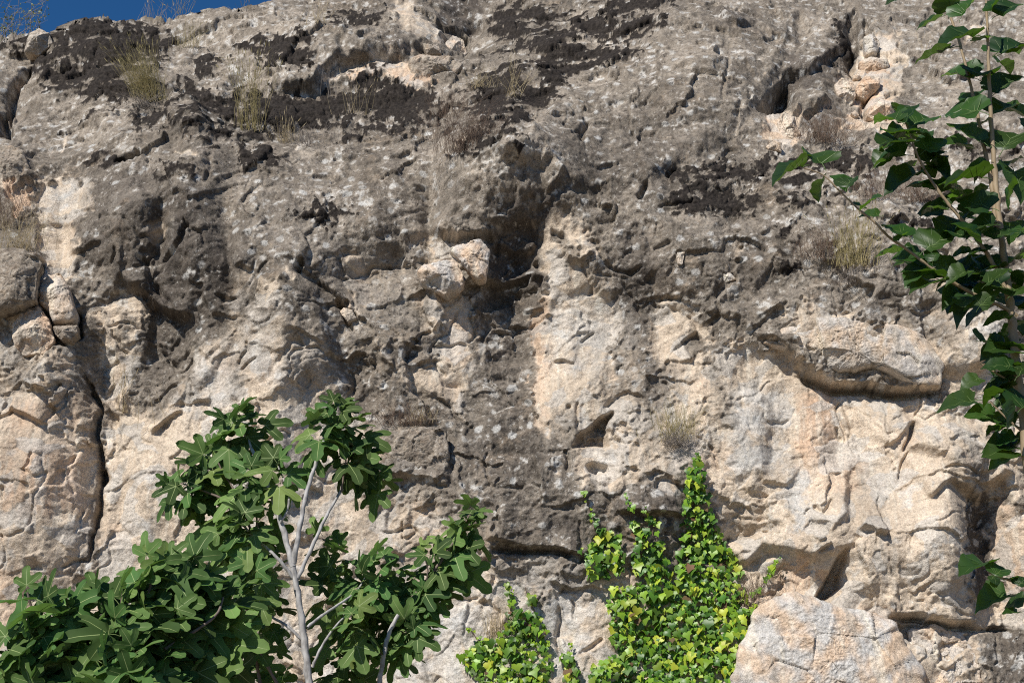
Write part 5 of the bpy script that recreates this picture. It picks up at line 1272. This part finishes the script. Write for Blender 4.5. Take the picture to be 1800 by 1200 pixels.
MULB = [(1657, 30, 1603, 62), (1668, 22, 1672, -40), (1690, 30, 1716, -20), (1592, -8, 1554, 8), (1753, 27, 1812, -6), (1742, 20, 1770, -24), (1713, 64, 1629, 78), (1714, 74, 1752, 66), (1673, 86, 1596, 122), (1758, 96, 1826, 66), (1712, 138, 1642, 122), (1716, 134, 1752, 126),
    (1748, 166, 1812, 118), (1724, 198, 1638, 188), (1744, 202, 1822, 162), (1724, 249, 1648, 214), (1762, 266, 1806, 206), (1700, 262, 1655, 245), (1728, 313, 1645, 318), (1752, 306, 1812, 272), (1782, 300, 1806, 352), (1742, 366, 1664, 354), (1670, 368, 1604, 371), (1580, 196, 1570, 178), (1586, 200, 1592, 180),
    (1590, 216, 1624, 174), (1580, 214, 1527, 205), (1600, 232, 1597, 200), (1604, 222, 1664, 192), (1597, 236, 1560, 224), (1618, 260, 1648, 222), (1590, 251, 1536, 262), (1592, 274, 1521, 287), (1560, 268, 1538, 302), (1626, 286, 1672, 254), (1634, 288, 1640, 318), (1615, 306, 1542, 342), (1656, 340, 1588, 316), (1670, 350, 1728, 338),
    (1413, 293, 1344, 321), (1446, 291, 1412, 250), (1447, 313, 1428, 362), (1491, 331, 1456, 302), (1488, 330, 1502, 300), (1517, 365, 1494, 357), (1523, 363, 1542, 338), (1546, 379, 1503, 380), (1595, 416, 1536, 394), (1580, 424, 1596, 400), (1626, 456, 1579, 448), (1640, 460, 1646, 436), (1665, 492, 1638, 516), (1716, 521, 1689, 550),
    (1627, 440, 1692, 402), (1700, 420, 1650, 395), (1742, 440, 1690, 455), (1770, 420, 1820, 380), (1748, 395, 1690, 402), (1766, 470, 1815, 430), (1740, 480, 1700, 430), (1700, 478, 1660, 500), (1760, 500, 1715, 470), (1776, 520, 1830, 480), (1722, 540, 1760, 500), (1775, 560, 1720, 570), (1770, 590, 1810, 550), (1735, 500, 1790, 470),
    (1722, 600, 1758, 612), (1780, 645, 1720, 640), (1722, 665, 1686, 682), (1715, 704, 1634, 726), (1752, 733, 1686, 741), (1772, 688, 1714, 708), (1760, 712, 1784, 764), (1786, 764, 1744, 816), (1800, 770, 1770, 816), (1780, 600, 1740, 640), (1790, 660, 1830, 620), (1790, 700, 1745, 690), (1795, 720, 1840, 700), (1785, 620, 1740, 600), (1800, 640, 1770, 670), (1745, 660, 1790, 690),
    (1790, 320, 1760, 372), (1800, 400, 1770, 440), (1745, 420, 1810, 410), (1812, 240, 1790, 200), (1690, 385, 1650, 420), (1715, 425, 1680, 380), (1640, 330, 1690, 320)]
_r = random.Random(77)
for _st in ([(1738, 60), (1741, 190), (1751, 325), (1767, 465), (1782, 590), (1800, 740)], [(1776, 540), (1692, 388), (1634, 312), (1598, 232)], [(1766, 541), (1667, 491), (1594, 438)], [(1790, 600), (1790, 700), (1800, 800)]):
    for _k in range(25):
        _i = _r.randrange(len(_st) - 1); _t = _r.random()
        _x = _st[_i][0] + (_st[_i + 1][0] - _st[_i][0]) * _t; _y = _st[_i][1] + (_st[_i + 1][1] - _st[_i][1]) * _t
        _s = _r.choice((-1, -1, 1)); _l = _r.uniform(38, 66); _a = _r.uniform(-.5, .7)
        MULB.append((_x + _s * 14, _y + 4, _x + _s * (14 + _l * math.cos(_a)), _y + 4 + _l * math.sin(_a), _r.uniform(-.02, .3)))
mulberry('tall mulberry shoots with glossy toothed leaves along the right edge', (1850, 1400), [
    ('stem', [([(1905, 2900), (1880, 2000), (1850, 1400), (1822, 1000), (1802, 760), (1790, 670), (1782, 590), (1775, 530), (1767, 465), (1758, 400), (1751, 325), (1745, 255), (1741, 190), (1738, 120), (1736, 55), (1732, -30)], .024, .0042, 0)]),
    ('stem', [([(1750, 400), (1744, 330), (1728, 250), (1717, 195), (1706, 150), (1688, 80), (1668, 22), (1655, -25)], .009, .004, .06),
              ([(1776, 540), (1760, 490), (1728, 435), (1692, 388), (1662, 352), (1634, 312), (1613, 274), (1598, 232), (1588, 205)], .009, .0032, -.05),
              ([(1788, 556), (1766, 541), (1718, 520), (1667, 491), (1632, 467), (1594, 438), (1562, 416), (1538, 391), (1512, 370), (1477, 337), (1447, 308), (1414, 296)], .008, .0022, -.08),
              ([(1795, 700), (1776, 672), (1750, 655), (1725, 640)], .005, .003, 0), ([(1800, 760), (1770, 735), (1740, 705)], .005, .003, 0)]),
], MULB, 33)
mulberry('single mulberry twig reaching in low at the right edge', (1850, 1060), [
    ('stem', [([(1910, 2900), (1900, 1800), (1870, 1200), (1840, 1060), (1806, 1032), (1770, 1018), (1738, 1006)], .012, .0022, 0)]),
], [(1736, 992, 1679, 1007), (1742, 1010, 1758, 1030), (1748, 1012, 1778, 992), (1772, 1046, 1708, 1076), (1802, 1058, 1752, 1064), (1790, 1030, 1812, 1008), (1790, 1075, 1756, 1084), (1765, 1020, 1798, 1024)], 35, MY + .15)

# ------------------------------------------------------------------ ivy on the wall
def in_poly(x, y, pts):
    c = False; j = len(pts) - 1
    for i in range(len(pts)):
        if (pts[i][1] > y) != (pts[j][1] > y) and x < (pts[j][0] - pts[i][0]) * (y - pts[i][1]) / (pts[j][1] - pts[i][1]) + pts[i][0]: c = not c
        j = i
    return c

def ivy(label, polys, tendrils, seed, spacing=8.2, yellow=.10, lime=.42, group='ivy on the wall'):
    r = random.Random(seed)
    allp = [p for q in polys for p in q] + [p for t in tendrils for p in t[0]]
    foot = max(allp, key=lambda p: p[1])
    root = empty('ivy', surf(foot[0], min(foot[1], 1210))[0]); tag(root, label, 'ivy', group)
    inv = Matrix.Translation(-root.location)
    spots = []
    for q in polys:
        x0, x1 = min(p[0] for p in q), max(p[0] for p in q); y0, y1 = min(p[1] for p in q), max(p[1] for p in q)
        for layer in (0, 1):
            yy = y0
            while yy < y1:
                xx = x0
                while xx < x1:
                    a, b = xx + r.uniform(-.6, .6) * spacing, yy + r.uniform(-.6, .6) * spacing
                    if in_poly(a, b, q): spots.append((a, b, layer, 1.0))
                    xx += spacing * (1 if layer else 1.35)
                yy += spacing * (1 if layer else 1.35)
    for pts, w0, w1 in tendrils:
        L = sum(math.hypot(pts[i + 1][0] - pts[i][0], pts[i + 1][1] - pts[i][1]) for i in range(len(pts) - 1))
        n = int(L / spacing * (1.2 + (w0 + w1) / spacing * .55))
        for k in range(n):
            t = r.random() * .999; i = int(t * (len(pts) - 1)); f = t * (len(pts) - 1) - i
            w = w0 + (w1 - w0) * t
            spots.append((pts[i][0] + (pts[i + 1][0] - pts[i][0]) * f + r.uniform(-w, w), pts[i][1] + (pts[i + 1][1] - pts[i][1]) * f + r.uniform(-w, w), 1, .62 + .38 * t))
        W = []
        for p in smooth_line([Vector((p[0], p[1], 0)) for p in pts], 4):
            s_, n_ = surf(p.x, min(p.y, 1212)); W.append(s_ + Vector((0, -.012, 0)))
        V, Fc = tube(W, [.0025 + .003 * i / len(W) for i in range(len(W))], 5)
        add('stem', mesh_py('stem', [inv @ v for v in V], Fc, M_IVYSTEM), root)
    pl = []
    for a, b, layer, sc in spots:
        if b > 1236: continue
        if float(pnoise(np.array([a / 19.]), np.array([b / 19.]), seed + 4)[0]) < -.30 - .2 * layer: continue
        p, n_ = surf(a, min(b, 1212))
        if b > 1212: p = p + Vector((0, 0, -(b - 1212) / 215))
        nn = Vector((-.15, -.55, .75)) + n_ * .2 + rand_unit(r) * .62
        d = Vector((0, -.45, -1)) + Vector((r.gauss(0, .45), 0, r.gauss(0, .25)))
        off = .012 + (.055 * r.random() + .02 if layer else .0)
        p = p + Vector((0, -off, .01))
        yl = yellow * (1 + 2.2 * float(pnoise(np.array([a / 26.]), np.array([b / 22.]), seed)[0])) + (.16 if a > 1255 and b > 985 else 0)
        k = 2 if r.random() < yl else (1 if r.random() < lime else 0)
        if layer == 0: k = 0
        if r.random() < .022: k = 3
        s_ = sc * (.48 + 1.0 * r.random() ** 1.7)
        pl.append((s_ * (1 + layer), IVY[k][r.randrange(4)], leaf_frame(p, d, nn, s_)))
    hang_leaves(root, 'leaf', pl)
    return root

ivy('broad curtain of yellow-green ivy with four rising fingers, right of centre', [
    [(1080, 1030), (1100, 1036), (1130, 1020), (1160, 1022), (1188, 1000), (1198, 940), (1203, 880), (1206, 840), (1214, 806), (1226, 800), (1240, 826), (1242, 868), (1248, 900), (1264, 930), (1270, 960), (1272, 1000), (1300, 990), (1306, 1040), (1310, 1080), (1300, 1110), (1314, 1150), (1308, 1240), (1040, 1240), (1036, 1170), (1085, 1150), (1072, 1092), (1066, 1060)],
    [(1034, 962), (1046, 940), (1066, 930), (1088, 946), (1098, 980), (1096, 1010), (1070, 1020), (1040, 1014), (1028, 990)], [(1110, 950), (1120, 930), (1150, 930), (1168, 970), (1178, 1010), (1140, 1030), (1110, 1000)], [(1270, 965), (1284, 962), (1290, 995), (1274, 992)]],
    [([(1020, 862), (1030, 880), (1040, 905), (1046, 925), (1060, 945)], 2, 9), ([(1098, 870), (1106, 890), (1110, 915), (1120, 945)], 3, 7), ([(1132, 886), (1136, 900), (1148, 918), (1146, 940)], 4, 10), ([(1018, 966), (1036, 980), (1050, 990)], 3, 9), ([(1366, 984), (1352, 1005), (1340, 1025), (1328, 1050), (1318, 1080)], 3, 9), ([(1352, 1078), (1330, 1096), (1312, 1112)], 3, 9), ([(1222, 800), (1226, 860), (1222, 930), (1215, 1010), (1200, 1100)], 2, 8)], 3, 7.7, .16, .5)
ivy('smaller ivy patch with two thin tips beside the leaning fig', [
    [(890, 1085), (902, 1068), (920, 1078), (945, 1078), (956, 1092), (966, 1130), (964, 1180), (972, 1240), (850, 1240), (846, 1200), (812, 1165), (806, 1145), (840, 1132), (878, 1124)]],
    [([(892, 1030), (898, 1050), (896, 1075)], 4, 10), ([(922, 1030), (930, 1050), (940, 1078)], 4, 7), ([(824, 1100), (840, 1122), (856, 1136)], 5, 8)], 5, 7.7, .13, .5)
ivy('low ragged sprigs of ivy between the two ivy patches', [[(1036, 1172), (1044, 1162), (1040, 1240), (1030, 1240)], [(984, 1152), (1000, 1146), (1014, 1160), (1018, 1190), (1032, 1240), (986, 1240), (990, 1190)]], [([(1004, 1136), (1000, 1160), (1008, 1200)], 5, 10)], 6, 8.6, .08, .5)
ivy('thin single ivy runner climbing the dome boulder', [], [([(1383, 1122), (1384, 1145), (1379, 1165), (1384, 1185), (1380, 1212)], 4, 10), ([(1346, 1182), (1340, 1196), (1330, 1212)], 5, 8)], 8, 6.5, .02, .35)
# ------------------------------------------------------------------ dry grass and dead herbs on the ledges
def tuft(name, label, cat, x, y, h, n, spread, m_, seed, lean=(0, 0), heads=0.0, rad=.0016, droop=.4, branchy=0, group='dry tufts on the cliff', width=.08):
    r = random.Random(seed); n = max(3, int(n * .72)); rad *= .85
    p0, n0 = surf(x, y)
    parts = []; hd = []
    for k in range(n):
        L = h * r.uniform(.45, 1.08)
        a = Vector((r.gauss(0, spread) + lean[0], r.gauss(-.25, spread) + lean[1], 1)).normalized()
        b0 = Vector((r.gauss(0, width), r.gauss(-.01, width * .35), r.uniform(-.02, .02)))
        dr = Vector((a.x, a.y, -.3)) * droop * L * r.uniform(.2, 1.2)
        P_ = [b0 + a * L * t + dr * t * t + rand_unit(r) * .035 * L * (t > 0) for t in (0, .33, .66, 1)]
        parts.append(tube(P_, [rad * 1.25, rad * 1.05, rad * .8, rad * .4], 3))
        for b in range(branchy):
            t = r.uniform(.3, .95); q = b0 + a * L * t + dr * t * t
            e = q + (a + rand_unit(r) * .9).normalized() * L * r.uniform(.12, .32)
            parts.append(tube([q, (q + e) / 2 + rand_unit(r) * .006, e], [rad * .7, rad * .6, rad * .35], 3))
            if r.random() < heads * .5: hd.append(tube([e, e + rand_unit(r) * .012], [rad * 1.8, rad * 1.2], 4))
        if r.random() < heads:
            e = P_[-1]; d = (P_[-1] - P_[-2]).normalized()
            hd.append(tube([e - d * .005, e + d * .018, e + d * .05], [rad * .8, rad * 2.6, rad * .5], 4))
    V, Fc = join(parts)
    if hd:
        root = empty(name, p0); tag(root, label, cat, group)
        tag(add('stems', mesh_py('stems', V, Fc, m_), root), kind='stuff')
        V2, F2 = join(hd); tag(add('seed_heads', mesh_py('seed_heads', V2, F2, m_), root), kind='stuff')
        return root
    o = add(name, mesh_py(name, V, Fc, m_)); o.location = p0
    tag(o, label, cat, group)
    return o

G, H_ = 'dry_grass_tuft', 'dry_shrub'
tuft(G, 'thick straw-yellow grass tuft on the upper left slab', 'grass tuft', 262, 178, .62, 420, .20, M_STRAWG, 1, (-.28, 0), .3, .0017, .3, 0, width=.075)
tuft(G, 'grey matted dead grass under the thick straw-yellow tuft', 'grass tuft', 256, 192, .28, 120, .5, M_TWIGG, 2, (-.3, 0), 0, .0018, 1.2)
tuft(G, 'tall sparse straw grass standing on the dark moss, upper left', 'grass tuft', 440, 228, .78, 70, .14, M_STRAWG, 3, (0, 0), .7, .0021, .25, 2, width=.06)
tuft(G, 'short straw tuft on the lower rim of the moss', 'grass tuft', 498, 250, .26, 60, .3, M_STRAW, 4, width=.05, heads=.3)
tuft(H_, 'low dry brown herbs right of the short straw tuft', 'dry herbs', 548, 258, .24, 110, .4, M_TWIGG, 5, branchy=2, width=.13)
tuft(G, 'few thin straws on the moss below the brown oval stone shelf', 'grass tuft', 622, 200, .42, 22, .25, M_STRAW, 6, heads=.5)
tuft(H_, 'reddish brown dead shrub in the notch above the brow', 'dry shrub', 812, 268, .48, 210, .26, M_TWIG, 7, branchy=4, width=.15, rad=.0016)
tuft(H_, 'reddish brown dead stalks left of the moss notch, higher up', 'dry shrub', 790, 205, .34, 80, .22, M_TWIG, 8, branchy=3, width=.12, rad=.0015)
tuft(G, 'fan of bare pale twigs below the top ledge, centre', 'grass tuft', 905, 168, .46, 30, .38, M_STRAW, 9, rad=.0022, branchy=1, droop=.1, width=.04)
tuft(G, 'bleached grass right of the brown oval stone', 'grass tuft', 848, 160, .26, 80, .4, M_STRAW, 10, width=.10)
tuft(H_, 'brown dead bush below the rubble cleft, upper right', 'dry shrub', 1444, 250, .36, 260, .38, M_TWIG, 11, branchy=4, width=.15)
tuft(G, 'straw and green grass tuft on the right slab', 'grass tuft', 1498, 466, .52, 260, .20, M_STRAWG, 12, heads=.35, width=.10)
tuft(H_, 'grey dead roots hanging below the right slab tuft', 'dry shrub', 1490, 498, .20, 110, .5, M_TWIGG, 13, (0, -.2), 0, .0016, 1.5)
tuft(H_, 'small dark dry bush left of the right slab tuft', 'dry shrub', 1436, 455, .30, 130, .28, M_TWIG, 14, branchy=3, width=.08)
tuft(H_, 'brown dry bush behind the mulberry branch', 'dry shrub', 1610, 356, .30, 150, .4, M_TWIG, 15, branchy=3, width=.10)
tuft(H_, 'dark dead stalks between moss and mulberry leaf', 'dry shrub', 1530, 350, .34, 90, .22, M_TWIG, 16, branchy=3, width=.10)
tuft(G, 'green-brown tussock on the wall above the ivy', 'grass tuft', 1188, 775, .36, 150, .34, M_STRAWG, 17, branchy=1, width=.07)
tuft(H_, 'grey tangle of dead stems at the foot of the tussock', 'dry shrub', 1186, 782, .17, 150, .65, M_TWIGG, 18, (0, -.2), 0, .0017, .8, 1, width=.06)
tuft(H_, 'dry brown herbs on the ledge above the grey square block', 'dry shrub', 704, 748, .22, 170, .45, M_TWIG, 19, branchy=3, width=.14)
tuft(G, 'pale grass on the ledge right of the dry brown herbs', 'grass tuft', 738, 738, .2, 60, .4, M_STRAW, 20, width=.06)
tuft(G, 'few tall straws in the cream hollow at left', 'grass tuft', 214, 722, .5, 26, .16, M_STRAW, 21, heads=.4, width=.03)
tuft(G, 'single bent straw in the brown hollow at left', 'grass tuft', 262, 752, .36, 3, .08, M_STRAW, 22, (-.15, 0), rad=.0022)
tuft(G, 'hanging straw tuft left of the smaller ivy patch', 'grass tuft', 872, 1120, .26, 90, .2, M_STRAW, 23, width=.04)
tuft(H_, 'dry brown stems among the right edge of the ivy curtain', 'dry shrub', 1318, 1070, .38, 130, .3, M_TWIG, 24, branchy=3, width=.14)
tuft(G, 'thin straws at the skyline left of the first bump', 'grass tuft', 268, 24, .28, 34, .25, M_STRAW, 25, heads=.3)
tuft(G, 'thin seeding grass on the skyline, tallest of them', 'grass tuft', 318, 24, .42, 26, .35, M_STRAWG, 26, heads=.7)
tuft(G, 'thin grass on the skyline right of the tallest', 'grass tuft', 424, 24, .24, 16, .3, M_STRAWG, 27, heads=.5)
tuft(G, 'bleached tuft below the skyline at upper left', 'grass tuft', 330, 82, .34, 70, .3, M_STRAWG, 28, heads=.2)
tuft(G, 'dead straw at the far left below the round boulder', 'grass tuft', 30, 440, .5, 120, .4, M_STRAW, 29, (.1, 0), width=.13)
tuft(H_, 'dark reddish dead herbs at the far left edge', 'dry shrub', 8, 400, .5, 120, .3, M_TWIG, 30, branchy=3, width=.12)
tuft(H_, 'loose brown roots in the crack at upper left', 'dry shrub', 28, 165, .2, 60, .6, M_TWIG, 31, branchy=1, width=.08)
tuft(G, 'few straws over the ledge at the top, left of centre', 'grass tuft', 556, 40, .42, 24, .3, M_STRAW, 32, rad=.002)
tuft(G, 'thin stalks in the shadow crack of the top ledge', 'grass tuft', 580, 172, .5, 16, .15, M_TWIGG, 33, width=.05)
tuft(G, 'few straws behind the mulberry at the top right', 'grass tuft', 1636, 100, .4, 20, .35, M_STRAW, 34)

# leafy shrub against the sky, upper left corner
def sky_shrub():
    r = random.Random(4)
    p0 = at(24, 70, surf(24, 80)[0].y + .25)
    root = empty('shrub', p0); tag(root, 'sparse grey-green shrub against the sky in the upper left corner', 'shrub')
    stems = []; pl = []
    mg = leaf_material('shrub_leaf', (.11, .13, .055), (.16, .18, .09), (.02, .03, .005), .6, .3, .3)
    me = mesh_py('shrub_leaf', [(0, 0, 0), (.010, .016, .003), (0, .036, 0), (-.010, .016, .003)], [(0, 1, 2, 3)], mg)
    for k in range(26):
        a = Vector((r.gauss(.05, .40), r.gauss(0, .25), 1)).normalized(); L = r.uniform(.25, .75)
        b0 = Vector((r.uniform(-.35, .25), r.uniform(-.1, .1), -.1)); P_ = [b0]
        for s_ in range(5): P_.append(P_[-1] + (a + rand_unit(r) * .4).normalized() * L / 5)
        stems.append(tube(P_, [.006, .005, .004, .003, .002, .0012], 4))
        for j in range(14):
            i = r.randrange(2, 5); q = P_[i].lerp(P_[i + 1], r.random())
            e = q + rand_unit(r) * r.uniform(.03, .12)
            stems.append(tube([q, e], [.0016, .0009], 3))
            if r.random() < .75: pl.append((r.random(), me, Matrix.Translation(p0) @ leaf_frame(e, rand_unit(r), rand_unit(r), r.uniform(.7, 1.3))))
    V, Fc = join(stems); add('stems', mesh_py('stems', V, Fc, M_TWIGG), root)
    hang_leaves(root, 'leaf', pl, 0)
sky_shrub()
